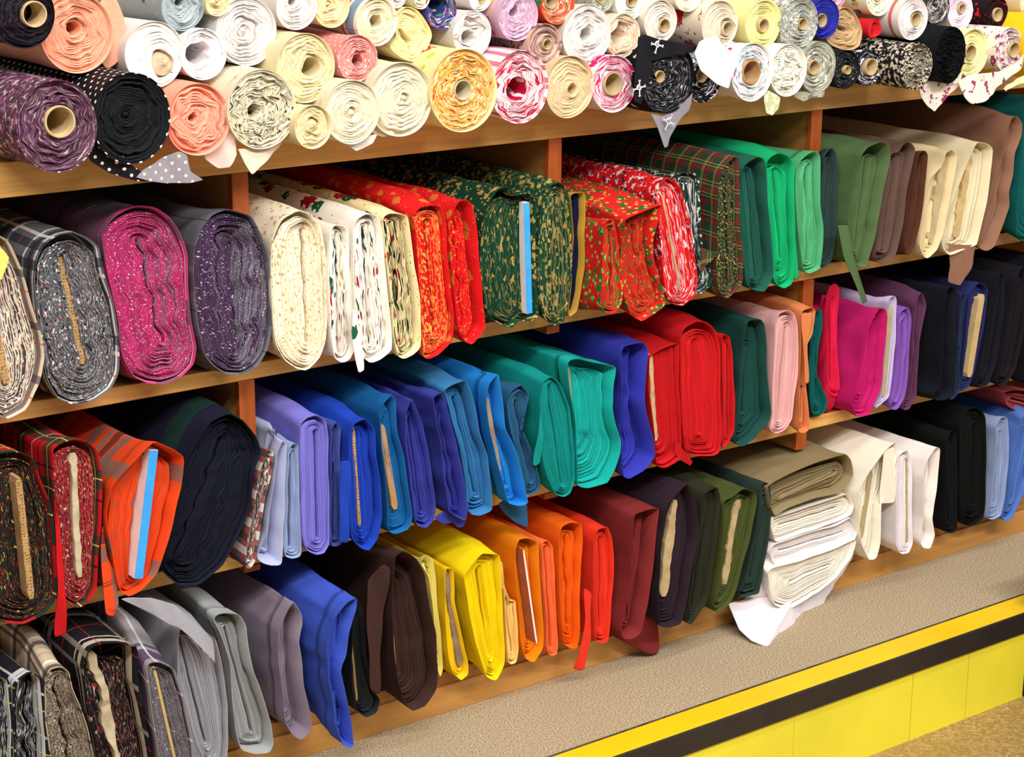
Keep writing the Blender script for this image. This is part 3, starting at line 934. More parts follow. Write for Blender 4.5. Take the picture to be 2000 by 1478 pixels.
b(2, [(213,951),(234,920),(268,881),(295,857),(332,872),(355,890),(353,948),(341,1009),(329,1054),(317,1094),(307,1121),(274,1155),(253,1166),(237,1158),(228,1131),(216,1070),(207,1009)], ORANGETARTAN,
  'orange and grey tartan bolt with a blue and white core board', core=(299, 878, 269, 1128, 'blue', dict(th=.014, pro=.024)), L=10, wave=.001, gap=(.07, .12), rec=.02, hood=.012, wrinkle=.003,
  flaps=[([(203,1030),(214,1090),(232,1130),(234,1180),(222,1204),(206,1198),(200,1120)], .0)])
b(2, [(345,955),(362,900),(385,855),(410,822),(444,806),(474,820),(498,850),(510,884),(495,924),(490,992),(468,1043),(434,1104),(390,1140),(350,1143),(320,1120),(310,1085),(325,1010)], NAVYTWEED,
  'very thick navy blue wool bolt in front of the first upright', core=(440, 860, 352, 1090), L=15, wave=.003, wl=.05, gap=(.04, .05), rec=.012, hood=.004, endspec=C('141724', var=.16))
b(2, [(525,877),(535,882),(534,918),(518,975),(510,1026),(498,1094),(488,1110),(478,1107),(480,1060),(495,992),(505,924),(518,891)], SMALLPLAID,
  'thin red and grey plaid bundle leaning beside the thick navy bolt', L=2, gap=(.04, .1), rec=.004)
b(2, [(541,884),(552,860),(561,867),(558,924),(556,992),(551,1100),(529,1105),(512,1100),(501,1087),(518,1043),(529,975),(536,924)], C('aab0d0'),
  'pale lilac grey cloth folded loosely next to the small plaid', L=3, wave=.003, gap=(.08, .4), rec=.03)
b(2, [(562,880),(573,864),(584,870),(584,924),(586,992),(589,1083),(573,1092),(558,1087),(554,1060),(555,992),(559,924)], C('8e9fc6'),
  'pale blue thin bolt left of the lavender bolt', L=4, gap=(.05, .15), rec=.008)
b(2, [(586,830),(600,815),(620,809),(637,820),(642,857),(642,924),(644,992),(644,1060),(633,1080),(617,1083),(598,1073),(590,1043),(588,958),(586,891)], C('7a74cc'),
  'lavender cotton bolt wound in a neat flat spiral', core=(617, 842, 622, 1050), L=7, wave=.0008, gap=(.04, .08), rec=.004, spread=.0028)
b(2, [(647,837),(657,823),(666,837),(664,891),(669,958),(671,1026),(667,1063),(650,1068),(645,1056),(646,992),(646,908)], C('434f9a'),
  'thin dull blue bolt between the lavender and the royal blue ones', L=4, wave=.002, rec=.01)
b(2, [(681,857),(691,826),(715,816),(732,837),(735,891),(745,958),(747,1009),(738,1053),(721,1075),(704,1070),(688,1050),(684,992),(681,924)], C('1d3fae'),
  'royal blue bolt with a corrugated cardboard core', core=(697, 838, 710, 1030, 'corr', dict(th=.007, pro=.003)), L=9, wave=.001, gap=(.06, .1), rec=.014,
  flaps=[([(662,900),(680,900),(682,1058),(668,1060),(664,990)], .004)])
b(2, [(740,810),(748,786),(765,769),(774,782),(776,840),(789,891),(796,941),(806,1009),(799,1033),(772,1043),(758,1033),(754,958),(745,874)], C('17619f'),
  'medium blue bolt with a smooth light cardboard core', core=(753, 834, 780, 998, 'card', dict(th=.012, pro=.003)), L=7, wave=.0014, gap=(.08, .1), rec=.014)
b(2, [(792,809),(803,776),(809,786),(826,830),(836,874),(843,924),(852,985),(847,1016),(833,1031),(813,1026),(808,992),(799,924),(792,867)], C('3a3f9c'),
  'indigo blue bolt left of the second indigo one, layers packed flat', L=7, gap=(.1, .15), rec=.014)
b(2, [(846,777),(861,767),(870,780),(882,828),(894,874),(907,935),(913,996),(910,1017),(894,1011),(876,996),(867,935),(858,859),(849,813)], C('363b96'),
  'rumpled indigo bolt left of the steel blue one', L=4, wave=.004, gap=(.08, .3), rec=.02, wrinkle=.004,
  flaps=[([(870,1000),(908,1012),(907,1030),(898,1032),(895,1022),(868,1024),(850,1012)], .01)])
b(2, [(865,761),(882,749),(907,740),(919,761),(928,798),(937,844),(952,889),(960,950),(961,996),(937,1007),(921,1005),(913,993),(910,935),(897,874),(884,828),(874,792)], C('3576ac'),
  'steel blue bolt with many straight pleat-like layers', L=9, wave=.0018, gap=(.06, .08), rec=.02, hood=.004)
b(2, [(949,771),(955,749),(974,728),(977,746),(983,789),(989,838),(1007,874),(1019,920),(1031,981),(1013,987),(992,981),(980,935),(967,889),(957,844),(949,798)], C('1f7ccc'),
  'bright sky blue bolt with a slim cardboard core', core=(961, 780, 988, 930, 'card', dict(th=.013, pro=.003)), L=5, wave=.002, gap=(.12, .2), rec=.022, hem=.03)
b(2, [(989,789),(998,764),(1019,752),(1033,771),(1028,798),(1022,834),(1038,874),(1050,920),(1057,950),(1050,962),(1034,968),(1025,950),(1013,904),(997,844)], C('27567a'),
  'slate blue bolt with rippled layers left of the teal bolt', L=7, wave=.003, wl=.04, gap=(.04, .06), rec=.004,
  flaps=[([(978,985),(1008,968),(1026,985),(1027,1028),(1010,1022),(990,1005)], .012)])
b(2, [(1053,783),(1059,746),(1077,734),(1092,746),(1104,771),(1114,798),(1118,844),(1121,889),(1123,935),(1114,962),(1101,970),(1086,965),(1071,935),(1062,904),(1056,859)], C('0d8884'),
  'deep teal bolt wound in a smooth flat spiral', core=(1070, 752, 1098, 945), L=8, wave=.0012, gap=(.02, .04), rec=.003, spread=.0028,
  flaps=[([(1054,800),(1060,850),(1058,905),(1052,912),(1046,910),(1051,850)], .0)])
b(2, [(1109,722),(1111,704),(1129,700),(1165,707),(1202,716),(1199,752),(1196,798),(1202,828),(1214,859),(1213,883),(1202,917),(1187,944),(1147,953),(1127,947),(1127,904),(1126,868),(1121,813),(1113,767)], C('149e98'),
  'wide bright turquoise bolt opening like a box beside the deep teal one', core=(1122, 722, 1133, 850, 'card', dict(th=.008, pro=.004)), L=10, wave=.0035, wl=.05, gap=(.07, .05), rec=.022, wrinkle=.004, hem=.028)
b(2, [(1211,700),(1217,676),(1238,669),(1257,667),(1266,682),(1264,722),(1260,783),(1269,828),(1277,859),(1278,892),(1257,920),(1229,935),(1217,929),(1215,889),(1214,844),(1214,767)], C('3338a6'),
  'blue violet bolt with a hollow rumpled opening left of the reds', core=(1240, 700, 1245, 895), L=4, wave=.005, wl=.07, gap=(.06, .35), rec=.035, wrinkle=.004)
b(2, [(1268,698),(1288,683),(1316,671),(1326,671),(1326,744),(1329,805),(1332,884),(1322,902),(1300,913),(1285,911),(1279,893),(1276,835),(1268,759)], C('b8161c'),
  'red bolt with a frayed straw-coloured core board', core=(1274, 693, 1286, 862, 'beige', dict(th=.010, pro=.004, rough=.0015)), L=7, wave=.0006, gap=(.03, .08), rec=.010,
  flaps=[([(1322,860),(1334,878),(1348,900),(1345,908),(1330,898),(1320,885)], .0)])
b(2, [(1328,664),(1337,640),(1361,626),(1383,629),(1398,646),(1406,683),(1407,759),(1410,835),(1407,881),(1395,890),(1352,890),(1337,875),(1332,805),(1329,744)], C('c41a1f'),
  'plump scarlet bolt rolled in a soft spiral, the largest of the reds', core=(1358, 670, 1368, 845), L=8, wave=.003, wl=.09, gap=(.06, .07), rec=.006, spread=.003)
b(2, [(1410,671),(1413,652),(1425,658),(1431,689),(1434,744),(1436,789),(1433,841),(1419,872),(1410,872),(1411,774)], C('bc1a1e'),
  'thin red bolt right of the plump scarlet one', L=4, gap=(.04, .1), rec=.006)
b(2, [(1453,646),(1459,625),(1483,622),(1492,634),(1497,683),(1500,744),(1506,805),(1501,823),(1474,856),(1450,872),(1434,862),(1438,835),(1443,774),(1446,713)], C('1b4640'),
  'dark bottle green bolt right of the reds', L=8, wave=.002, gap=(.06, .12), rec=.022, hood=.004)
b(2, [(1514,634),(1523,613),(1541,605),(1553,613),(1558,637),(1561,683),(1559,728),(1552,774),(1547,817),(1535,838),(1517,847),(1503,838),(1508,805),(1508,744),(1511,683)], C('dba6a6'),
  'blush pink bolt with flat pleated layers', core=(1534, 640, 1524, 820), L=8, wave=.001, gap=(.04, .08), rec=.006)
b(2, [(1564,631),(1568,607),(1587,600),(1594,607),(1587,652),(1574,683),(1574,744),(1578,789),(1581,838),(1568,847),(1558,841),(1561,805),(1563,713)], C('d07c4c'),
  'thin peach orange bolt with a flap hanging over its front', L=3, wave=.001, gap=(.05, .2), rec=.01,
  flaps=[([(1570,615),(1590,612),(1582,670),(1577,746),(1570,748),(1568,680)], -.008)])
b(2, [(1587,622),(1596,604),(1605,605),(1607,637),(1599,683),(1596,728),(1608,759),(1616,783),(1611,805),(1596,809),(1586,805),(1580,774),(1580,713)], C('0c5a58'),
  'petrol green thin bolt right of the peach one', L=5, gap=(.04, .1), rec=.006)
b(2, [(1616,591),(1620,561),(1632,553),(1640,564),(1635,622),(1635,683),(1641,744),(1641,762),(1625,759),(1616,744),(1616,683)], C('d41c46'),
  'hot pink red bolt left of the magenta one', L=3, gap=(.03, .1), rec=.004)
b(2, [(1700,632),(1716,602),(1730,602),(1734,621),(1730,669),(1726,710),(1722,751),(1708,789),(1700,810),(1673,813),(1665,791),(1670,751),(1681,697),(1689,664)], C('b81a66'),
  'wide magenta bolt showing its long left side', L=7, wave=.002, gap=(.08, .14), rec=.02, wrinkle=.005)
b(2, [(1732,588),(1746,576),(1751,588),(1750,669),(1738,772),(1726,786),(1710,799),(1720,775),(1730,669)], C('c3b6da'),
  'pale lilac bolt almost filled by its flat cardboard core', core=(1742, 600, 1727, 775, 'khaki', dict(th=.013, pro=.002)), L=2, gap=(.03, .1), rec=.004)
b(2, [(1753,621),(1760,607),(1773,599),(1780,621),(1777,683),(1773,737),(1765,778),(1752,799),(1741,799),(1736,780),(1744,730),(1749,697),(1751,642)], C('8054ac'),
  'violet bolt right of the pale lilac one', L=5, wave=.002, gap=(.04, .08), rec=.006)
b(2, [(1787,596),(1798,572),(1803,572),(1810,596),(1802,637),(1796,669),(1791,737),(1789,775),(1781,791),(1775,801),(1764,799),(1776,751),(1781,683),(1783,629)], C('5a3350'),
  'dull plum purple bolt between the violet and the black one', L=4, wave=.003, gap=(.05, .15), rec=.008)
b(2, [(1838,697),(1844,602),(1852,561),(1864,561),(1871,575),(1868,629),(1867,697),(1864,764),(1849,780),(1830,782),(1822,772),(1835,751)], C('14161f'),
  'wide black bolt right of the plum one in the middle row', L=4, gap=(.06, .2), rec=.02)
b(2, [(1873,615),(1880,570),(1887,580),(1880,642),(1874,713),(1877,740),(1875,764),(1862,780),(1854,778),(1868,700)], C('232c48'),
  'thin slate navy bolt beside the wide black one', L=3, rec=.006)
b(2, [(1892,577),(1909,553),(1919,552),(1930,567),(1925,615),(1914,683),(1903,729),(1892,756),(1884,761),(1876,764),(1880,713),(1886,642)], C('262a5e'),
  'indigo bolt with a long plain beige core board facing out', core=(1915, 574, 1889, 735, 'tan', dict(th=.017, pro=.012)), L=3, gap=(.05, .15), rec=.006)
b(2, [(1949,550),(1955,530),(1963,540),(1962,600),(1957,642),(1946,710),(1930,751),(1908,756),(1918,697),(1932,615)], C('16161f'),
  'black bolt right of the beige core board', L=4, gap=(.06, .2), rec=.01)
b(2, [(1985,545),(1998,520),(2006,540),(2000,650),(1985,720),(1963,755),(1948,750),(1958,690),(1972,600)], C('1a151d'),
  'blackish purple bolt second from the right edge of the middle row', L=4, gap=(.06, .2), rec=.01)
b(2, [(2025,540),(2040,505),(2055,540),(2045,650),(2030,720),(2008,750),(1996,745),(2008,650),(2016,590)], C('101016'),
  'black cloth at the right edge of the middle row', L=3, gap=(.06, .2), rec=.01)

# ---- lowest bolt row
b(3, [(-60,1350),(-30,1318),(0,1318),(18,1328),(24,1400),(27,1478),(28,1560),(-10,1600),(-40,1550),(-60,1450)], BLACKCHECK,
  'black checked cloth at the lower left corner', L=4, wave=.002, rec=.008)
b(3, [(27,1340),(40,1325),(60,1312),(84,1325),(87,1365),(92,1420),(96,1480),(100,1560),(80,1610),(45,1600),(32,1540),(28,1450)], BLACKCHECK,
  'black and white checked bolt folded loosely, left of the beige check', core=(60, 1340, 66, 1560), L=4, wave=.004, gap=(.05, .3), rec=.02)
b(3, [(88,1330),(97,1308),(120,1302),(136,1312),(143,1343),(158,1381),(172,1420),(184,1478),(192,1550),(185,1610),(160,1640),(125,1620),(107,1560),(97,1478),(88,1400)], BEIGECHECK,
  'beige and black checked bolt with speckled layer edges', core=(107, 1326, 140, 1500), L=12, wave=.003, wl=.05, gap=(.03, .05), rec=.005, endspec=T('8d8172', ('n', (1, 1), '25222a', .42), ('n', (1, 1), 'd8c8b4', .2), dash=300))
b(3, [(155,1300),(165,1264),(194,1251),(230,1250),(263,1259),(267,1292),(269,1343),(280,1394),(294,1450),(300,1520),(292,1600),(260,1630),(215,1610),(195,1540),(186,1450),(169,1380)], REDBLACK,
  'black plaid bolt with red lines around a crumpled beige core board', core=(188, 1276, 240, 1500, 'pale', dict(th=.014, pro=.012, rough=.004)), L=10, wave=.002, gap=(.09, .12), rec=.024, hood=.01)
b(3, [(286,1312),(292,1294),(312,1292),(340,1305),(348,1330),(363,1376),(374,1432),(380,1478),(386,1550),(374,1600),(350,1605),(325,1560),(310,1478),(297,1400)], GREYPURPLE,
  'grey and purple striped bolt with a thin wooden core', core=(303, 1305, 352, 1520, 'tan', dict(th=.005, pro=.002)), L=12, wave=.001, gap=(.04, .05), rec=.005, endspec=T('746f74', ('n', (1, 1), '4a3a50', .3), ('n', (1, 1), 'eeeaf0', .06), dash=260))
b(3, [(343,1243),(350,1223),(384,1226),(419,1245),(432,1292),(440,1330),(446,1380),(447,1440),(442,1490),(425,1530),(400,1520),(376,1470),(356,1400),(345,1330)], C('9c9ba6'),
  'pale grey bolt whose top sheet is turned back over it', core=(357, 1250, 409, 1455), L=11, wave=.0008, gap=(.06, .08), rec=.010, hood=.006,
  flaps=[([(240,1172),(290,1165),(340,1180),(418,1250),(425,1300),(400,1268),(345,1222),(330,1218),(300,1200)], -.03)])
b(3, [(417,1210),(421,1200),(438,1195),(467,1199),(481,1221),(484,1253),(496,1311),(516,1368),(530,1412),(535,1452),(527,1470),(498,1473),(472,1464),(460,1426),(454,1368),(450,1296),(434,1247)], C('9da0a2'),
  'silver grey bolt with a deep open front and packed layers', L=10, wave=.001, gap=(.05, .08), rec=.022, hem=.03)
b(3, [(544,1235),(562,1189),(574,1174),(588,1195),(591,1218),(585,1253),(591,1296),(594,1340),(608,1397),(608,1426),(588,1444),(571,1435),(559,1412),(555,1368),(548,1325),(543,1276)], C('8b7e90'),
  'mauve grey bolt with a hemmed outer wrap', core=(554, 1240, 562, 1370, 'card', dict(th=.006, pro=.002)), L=5, wave=.004, gap=(.08, .3), rec=.03, hem=.03, wrinkle=.003)
b(3, [(639,1258),(652,1206),(678,1174),(698,1166),(695,1195),(681,1235),(675,1282),(666,1311),(675,1354),(686,1397),(692,1455),(684,1462),(669,1452),(655,1412),(645,1340),(639,1296)], C('3d55bc'),
  'periwinkle blue cloth folded to a narrow hanging point', core=(677, 1200, 676, 1420), L=3, wave=.003, gap=(.08, .3), rec=.03, hem=.035, wrinkle=.005)
b(3, [(692,1166),(704,1177),(713,1224),(716,1282),(733,1351),(743,1368),(736,1392),(716,1402),(696,1389),(690,1354),(686,1296),(688,1238)], C('24272a'),
  'charcoal black bolt behind the periwinkle one', core=(690, 1230, 704, 1372, 'card', dict(th=.005, pro=.0)), L=6, wave=.001, gap=(.04, .08), rec=.01)
b(3, [(765,1108),(768,1082),(785,1073),(811,1088),(828,1122),(840,1180),(852,1238),(857,1311),(852,1348),(831,1380),(805,1389),(788,1368),(775,1325),(768,1253),(765,1180)], C('3c2724'),
  'big dark brown bolt with a deep open front, left of the yellows', core=(773, 1150, 787, 1322, 'card', dict(th=.005, pro=.004)), L=12, wave=.0025, gap=(.07, .07), rec=.025, hood=.006, wrinkle=.004,
  flaps=[([(722,1140),(745,1100),(760,1110),(752,1200),(740,1352),(720,1345),(718,1240)], .0)])
b(3, [(822,1100),(832,1083),(846,1092),(851,1128),(856,1205),(862,1250),(866,1305),(860,1323),(852,1300),(846,1200),(838,1130)], C('efe07e'),
  'pale lemon yellow bolt squeezed behind the brown one', L=4, wave=.002, gap=(.05, .2), rec=.01)
b(3, [(868,1131),(872,1110),(885,1110),(888,1125),(889,1174),(900,1235),(914,1290),(914,1317),(900,1329),(884,1311),(875,1281),(869,1205)], C('ecc41a'),
  'narrow golden yellow bolt wrapped around a taupe core board', core=(876, 1120, 905, 1303, 'dark', dict(th=.012, pro=.004)), L=2, gap=(.04, .2), rec=.012)
b(3, [(903,1125),(931,1086),(940,1078),(971,1080),(975,1098),(980,1159),(984,1220),(987,1296),(971,1329),(952,1323),(940,1293),(928,1250),(915,1189)], C('f0d20e'),
  'large bright yellow bolt among the yellows and oranges', L=8, wave=.001, gap=(.04, .1), rec=.012, hood=.004)
b(3, [(979,1095),(986,1144),(998,1174),(1008,1174),(1013,1265),(1008,1293),(997,1297),(991,1287),(986,1180)], C('f0c474'),
  'thin straw yellow bolt between the bright yellow and the orange', L=4, gap=(.04, .1), rec=.004)
b(3, [(1006,1071),(1013,1052),(1031,1049),(1050,1058),(1053,1098),(1056,1159),(1061,1220),(1061,1265),(1044,1294),(1028,1287),(1020,1259),(1014,1189),(1006,1128)], C('ea820e'),
  'golden orange bolt with a white-edged brown core board sticking out', core=(1020, 1072, 1046, 1255, 'white', dict(th=.0035, pro=.024)), L=6, wave=.0008, gap=(.06, .1), rec=.020)
b(3, [(1058,1071),(1061,1058),(1071,1055),(1080,1067),(1082,1113),(1085,1174),(1090,1250),(1088,1278),(1075,1281),(1069,1265),(1066,1189),(1060,1128)], C('ee6f3e'),
  'narrow salmon orange bolt right of the golden orange', L=4, gap=(.03, .1), rec=.006)
b(3, [(1091,1052),(1097,1028),(1114,1019),(1135,1022),(1138,1052),(1135,1113),(1133,1174),(1134,1235),(1129,1265),(1117,1268),(1103,1259),(1097,1220),(1093,1159),(1091,1098)], C('e66010'),
  'vivid orange bolt with a slanting crumpled inside', core=(1112, 1050, 1118, 1225), L=6, wave=.004, wl=.06, gap=(.08, .12), rec=.016)
b(3, [(1160,1058),(1168,1034),(1187,1028),(1196,1052),(1199,1113),(1196,1174),(1191,1235),(1187,1253),(1175,1256),(1162,1247),(1159,1174),(1159,1113)], C('de3522'),
  'coral red bolt with a narrow tail of cloth hanging down', L=6, wave=.002, gap=(.05, .12), rec=.010,
  flaps=[([(1143,1150),(1158,1160),(1152,1230),(1138,1306),(1122,1307),(1134,1250),(1140,1200)], .0)])
b(3, [(1235,1037),(1240,1005),(1265,995),(1288,993),(1283,1040),(1274,1120),(1265,1180),(1259,1205),(1252,1235),(1235,1248),(1217,1247),(1213,1230),(1222,1190),(1232,1130)], C('7e2b2c'),
  'maroon bolt with a wide square sheet hanging behind it', core=(1258, 1030, 1238, 1220), L=6, wave=.004, wl=.09, gap=(.07, .22), rec=.03,
  flaps=[([(1284,1010),(1289,1030),(1283,1272),(1262,1275),(1225,1257),(1190,1236),(1205,1190),(1240,1100),(1262,1040)], .045)])
b(3, [(1299,995),(1323,963),(1343,945),(1356,976),(1366,1028),(1359,1080),(1350,1128),(1338,1193),(1330,1219),(1307,1227),(1287,1223),(1285,1177),(1287,1112),(1292,1047)], C('2c1f2a'),
  'blackish plum bolt with a rough beige core board', core=(1326, 980, 1304, 1168, 'beige', dict(th=.016, pro=.006, rough=.0018)), L=6, wave=.003, gap=(.06, .15), rec=.016, wrinkle=.004)
b(3, [(1372,982),(1378,963),(1401,950),(1408,976),(1401,1047),(1392,1112),(1382,1171),(1362,1203),(1349,1221),(1340,1210),(1348,1161),(1357,1096),(1367,1031)], C('2c2c20'),
  'dark olive grey bolt left of the olive one with a core board', L=8, wave=.0008, gap=(.04, .08), rec=.014)
b(3, [(1413,982),(1434,969),(1453,953),(1476,960),(1478,982),(1466,1047),(1453,1096),(1440,1145),(1427,1177),(1403,1197),(1395,1187),(1395,1161),(1404,1112),(1411,1047)], C('474f26'),
  'olive green bolt with a frayed tan core board', core=(1448, 978, 1420, 1143, 'beige', dict(th=.014, pro=.006, rough=.001)), L=6, wave=.002, gap=(.06, .12), rec=.012)
b(3, [(1484,963),(1492,943),(1505,947),(1507,999),(1503,1047),(1492,1106),(1482,1158),(1466,1163),(1453,1167),(1442,1161),(1458,1112),(1476,1031)], C('2a3a34'),
  'dark grey green bolt left of the lying khaki bolt', L=6, wave=.001, gap=(.03, .08), rec=.006)
b(3, [(1675,963),(1695,915),(1721,879),(1743,860),(1748,882),(1738,945),(1722,985),(1720,1060),(1712,1090),(1698,1093),(1682,1061),(1677,1012)], C('f0e8d6'),
  'creamy white bolt standing nearest the lying white cloth', core=(1712, 925, 1692, 1055, 'khaki', dict(th=.012, pro=.002)), L=5, wave=.001, gap=(.08, .12), rec=.016, hood=.01, spread=.001,
  flaps=[([(1722,880),(1744,872),(1746,930),(1742,980),(1720,984),(1722,930)], .0)])
b(3, [(1756,889),(1773,879),(1781,902),(1781,963),(1782,1028),(1784,1061),(1776,1080),(1760,1082),(1750,1064),(1750,1012),(1750,931)], C('ece4ea'),
  'white bolt with a dark tan core line, the middle one of three whites', core=(1775, 900, 1776, 1060, 'khaki', dict(th=.007, pro=.0)), L=4, wave=.002, gap=(.04, .1), rec=.006, spread=.001)
b(3, [(1804,931),(1812,899),(1828,873),(1836,876),(1834,915),(1828,963),(1821,1012),(1825,1045),(1817,1071),(1804,1071),(1797,1058),(1804,1012)], C('efe6e2'),
  'white bolt left of the black ones, its front pinched open', L=3, wave=.003, gap=(.08, .3), rec=.02, spread=.001)
b(3, [(1848,860),(1857,842),(1867,845),(1870,915),(1870,1028),(1864,1040),(1852,1041),(1846,1028),(1848,947)], C('121414'),
  'narrow black bolt right of the three whites', L=5, rec=.008)
b(3, [(1875,834),(1890,798),(1912,795),(1925,814),(1927,882),(1925,980),(1919,1012),(1896,1027),(1879,1022),(1874,980),(1875,882)], C('0f1110'),
  'thick black rounded bolt left of the pale blue one', core=(1905, 835, 1900, 985), L=7, gap=(.03, .05), rec=.006)
b(3, [(1945,834),(1955,817),(1968,814),(1971,850),(1971,899),(1964,963),(1955,1006),(1940,1015),(1930,1012),(1934,963),(1943,882)], C('8f9fc4'),
  'pale blue grey bolt right of the thick black one', L=5, wave=.002, rec=.008)
b(3, [(1985,870),(1998,815),(2015,805),(2020,870),(2010,940),(1990,985),(1980,1008),(1970,1018),(1958,1015),(1968,960),(1976,900)], C('4f72bc'),
  'cornflower blue bolt at the right edge of the lowest row', L=5, wave=.003, gap=(.08, .14), rec=.012, wrinkle=.004)


DIV = [(x - 0.030, x - 0.002) for x in (-0.588, 0.013, 0.614, 1.235)]


def place_rows():
    """stand the bolts on their shelf: start from where the foot of each meets the board, then part neighbours that would touch"""
    Ys = [0.0] * len(B)
    for row in (1, 2, 3):
        z0 = ROWS[row][0]
        ids = [i for i, e in enumerate(B) if e[0] == row]
        A = {}
        for i in ids:
            pts = smooth_loop(B[i][1], 48)
            A[i] = pts
            k = np.argmax(pts[:, 1])
            Ys[i] = float(np.clip(atz(pts[k, 0], pts[k, 1], z0)[1], -0.13, -0.016))
        auto = list(Ys)
        zl = np.linspace(z0 + 0.05, z0 + 0.22, 9)

        def prof(i):
            P = np.array([at(x, y, Ys[i]) for x, y in A[i]])
            X, Z = P[:, 0], P[:, 2]
            lo, hi = [], []
            for z in zl:
                s = np.abs(Z - z) < 0.02
                lo.append(X[s].min() if s.any() else np.nan)
                hi.append(X[s].max() if s.any() else np.nan)
            return np.array(lo), np.array(hi)
        for it in range(60):
            pr = {i: prof(i) for i in ids}
            for a_, b_ in zip(ids[:-1], ids[1:]):
                ov = np.nanmax(pr[a_][1] - pr[b_][0]) if np.isfinite(pr[a_][1] - pr[b_][0]).any() else -1
                if ov > 0.0005:
                    Ys[b_] = min(-0.008, Ys[b_] + 0.3 * ov)
                    Ys[a_] = max(-0.15, Ys[a_] - 0.3 * ov)
            for i in ids:
                Ys[i] += (auto[i] - Ys[i]) * 0.01
    return Ys


def squeezes():
    """how far each body must be pressed in, left and right, to clear its neighbours and the uprights"""
    out = [[0.0, 0.0, 0.0, 0.0] for _ in B]
    div = DIV
    for row in (1, 2, 3):
        z0 = ROWS[row][0]
        zl = np.linspace(z0 + 0.02, z0 + 0.26, 13)
        ids = [i for i, e in enumerate(B) if e[0] == row]
        pr = {}
        for i in ids:
            P = np.array([at(x, y, YS[i]) for x, y in smooth_loop(B[i][1], 84, 0.5)])
            X, Z = P[:, 0], P[:, 2]
            H = Z.max() - Z.min()
            Z = z0 + (Z - Z.min()) * min(H, ROWS[row][1] - z0 - .006) / H
            lo, hi = np.full(13, np.nan), np.full(13, np.nan)
            for n_, z in enumerate(zl):
                s = np.abs(Z - z) < 0.012
                if s.any():
                    lo[n_], hi[n_] = X[s].min(), X[s].max()
            pr[i] = (lo, hi)
        for a_, b_ in zip(ids[:-1], ids[1:]):
            d = pr[a_][1] - pr[b_][0]
            ov = np.nanmax(d) if np.isfinite(d).any() else -1
            if ov > -0.002:
                out[a_][1] = max(out[a_][1], ov / 2 + .0015)
                out[b_][0] = max(out[b_][0], ov / 2 + .0015)
        for i in (ids if row < 3 else []):
            lo, hi = np.nanmin(pr[i][0]), np.nanmax(pr[i][1])
            mid = (lo + hi) / 2
            for a, b in [d for d in div if not (row == 2 and .5 < d[0] < .7)]:
                if lo < b and hi > a:
                    if mid < (a + b) / 2:
                        out[i][3] = max(0.0, hi - a + .0015 - out[i][1])
                    else:
                        out[i][2] = max(0.0, b - lo + .0015 - out[i][0])
    return out


YS = place_rows()
SQ = squeezes()
GROUPS = {1: 'bolts of folded cloth on the upper bolt shelf', 2: 'bolts of folded cloth on the middle bolt shelf', 3: 'bolts of folded cloth on the lowest shelf'}
BO = []
for i, (row, pts, spec, label, k) in enumerate(B):
    k = dict(k)
    fl = k.pop('flaps', [])
    y = k.pop('Y', YS[i])
    root = bolt(row, pts, spec, y, label, seed=11 + i, group=GROUPS[row], squeeze=SQ[i][:2], dsq=SQ[i][2:], **k)
    for j, f_ in enumerate(fl):
        flap(root, f_[0], f_[2] if len(f_) > 2 else spec, y + f_[1], seed=50 + i)
    BO.append(root)
# yellow paper tag on the first bolt
tag = flap(BO[0], [(-12,478),(6,488),(17,503),(12,524),(4,546),(-12,548)], C('f4ee6a', bump=.02), YS[0] - .006, name='yellow_tag', curl=.001)


# ---- cloth lying flat at the end of the lowest row, a heap of four
FG = 'bolts lying flat in a heap on the lowest shelf'
WH = C('eae2e6', bump=.25, var=.03)
CR = C('ebe4d8', bump=.25, var=.03)
kh = bolt(3, [(1500,950),(1540,925),(1600,900),(1652,886),(1664,900),(1666,930),(1640,962),(1590,973),(1541,992),(1515,1008),(1506,990)], C('8a7a58'), -.056,
          'khaki bolt lying flat on top of the white heap', core=(1535, 975, 1640, 925, 'beige', dict(th=.004, pro=.0)), L=7, wave=.002, gap=(.22, .04), rec=.02, fit=False, seed=301, group=FG, depth=.35, wrinkle=.002, rc=.002)
bolt(3, [(1506,1030),(1512,1012),(1560,996),(1620,975),(1655,964),(1669,985),(1662,1006),(1630,1022),(1570,1040),(1515,1058)], CR, -.053,
     'cream cloth lying flat directly under the khaki bolt', L=4, wave=.002, gap=(.1, .05), rec=.01, fit=False, seed=302, group=FG, depth=.3, wrinkle=.002, spread=.001)
bolt(3, [(1502,1080),(1512,1062),(1570,1044),(1630,1026),(1662,1010),(1676,1035),(1668,1056),(1630,1068),(1570,1088),(1515,1104)], WH, -.056,
     'white cloth lying flat in the middle of the heap', L=4, wave=.003, gap=(.1, .05), rec=.008, fit=False, seed=303, group=FG, depth=.3, wrinkle=.003, spread=.001)
wb = bolt(3, [(1500,1118),(1512,1108),(1570,1092),(1630,1070),(1672,1052),(1664,1085),(1636,1125),(1600,1155),(1562,1180),(1538,1192),(1514,1182),(1502,1150)], CR, -.064,
          'bulging white bolt at the bottom of the heap, a wide cloth drooping from it', L=8, wave=.006, wl=.12, gap=(.06, .04), rec=.006, fit=True, seed=304, group=FG, depth=.25, wrinkle=.004, spread=.0015, dep=.004)
flap(wb, [(1420,1178),(1455,1172),(1500,1120),(1590,1095),(1676,1046),(1662,1090),(1628,1150),(1585,1210),(1545,1245),(1497,1262),(1468,1252),(1442,1228)], C('e8dfe6', bump=.2), -.028, curl=.003, seed=77, Yb=-.120, ex=6.0)
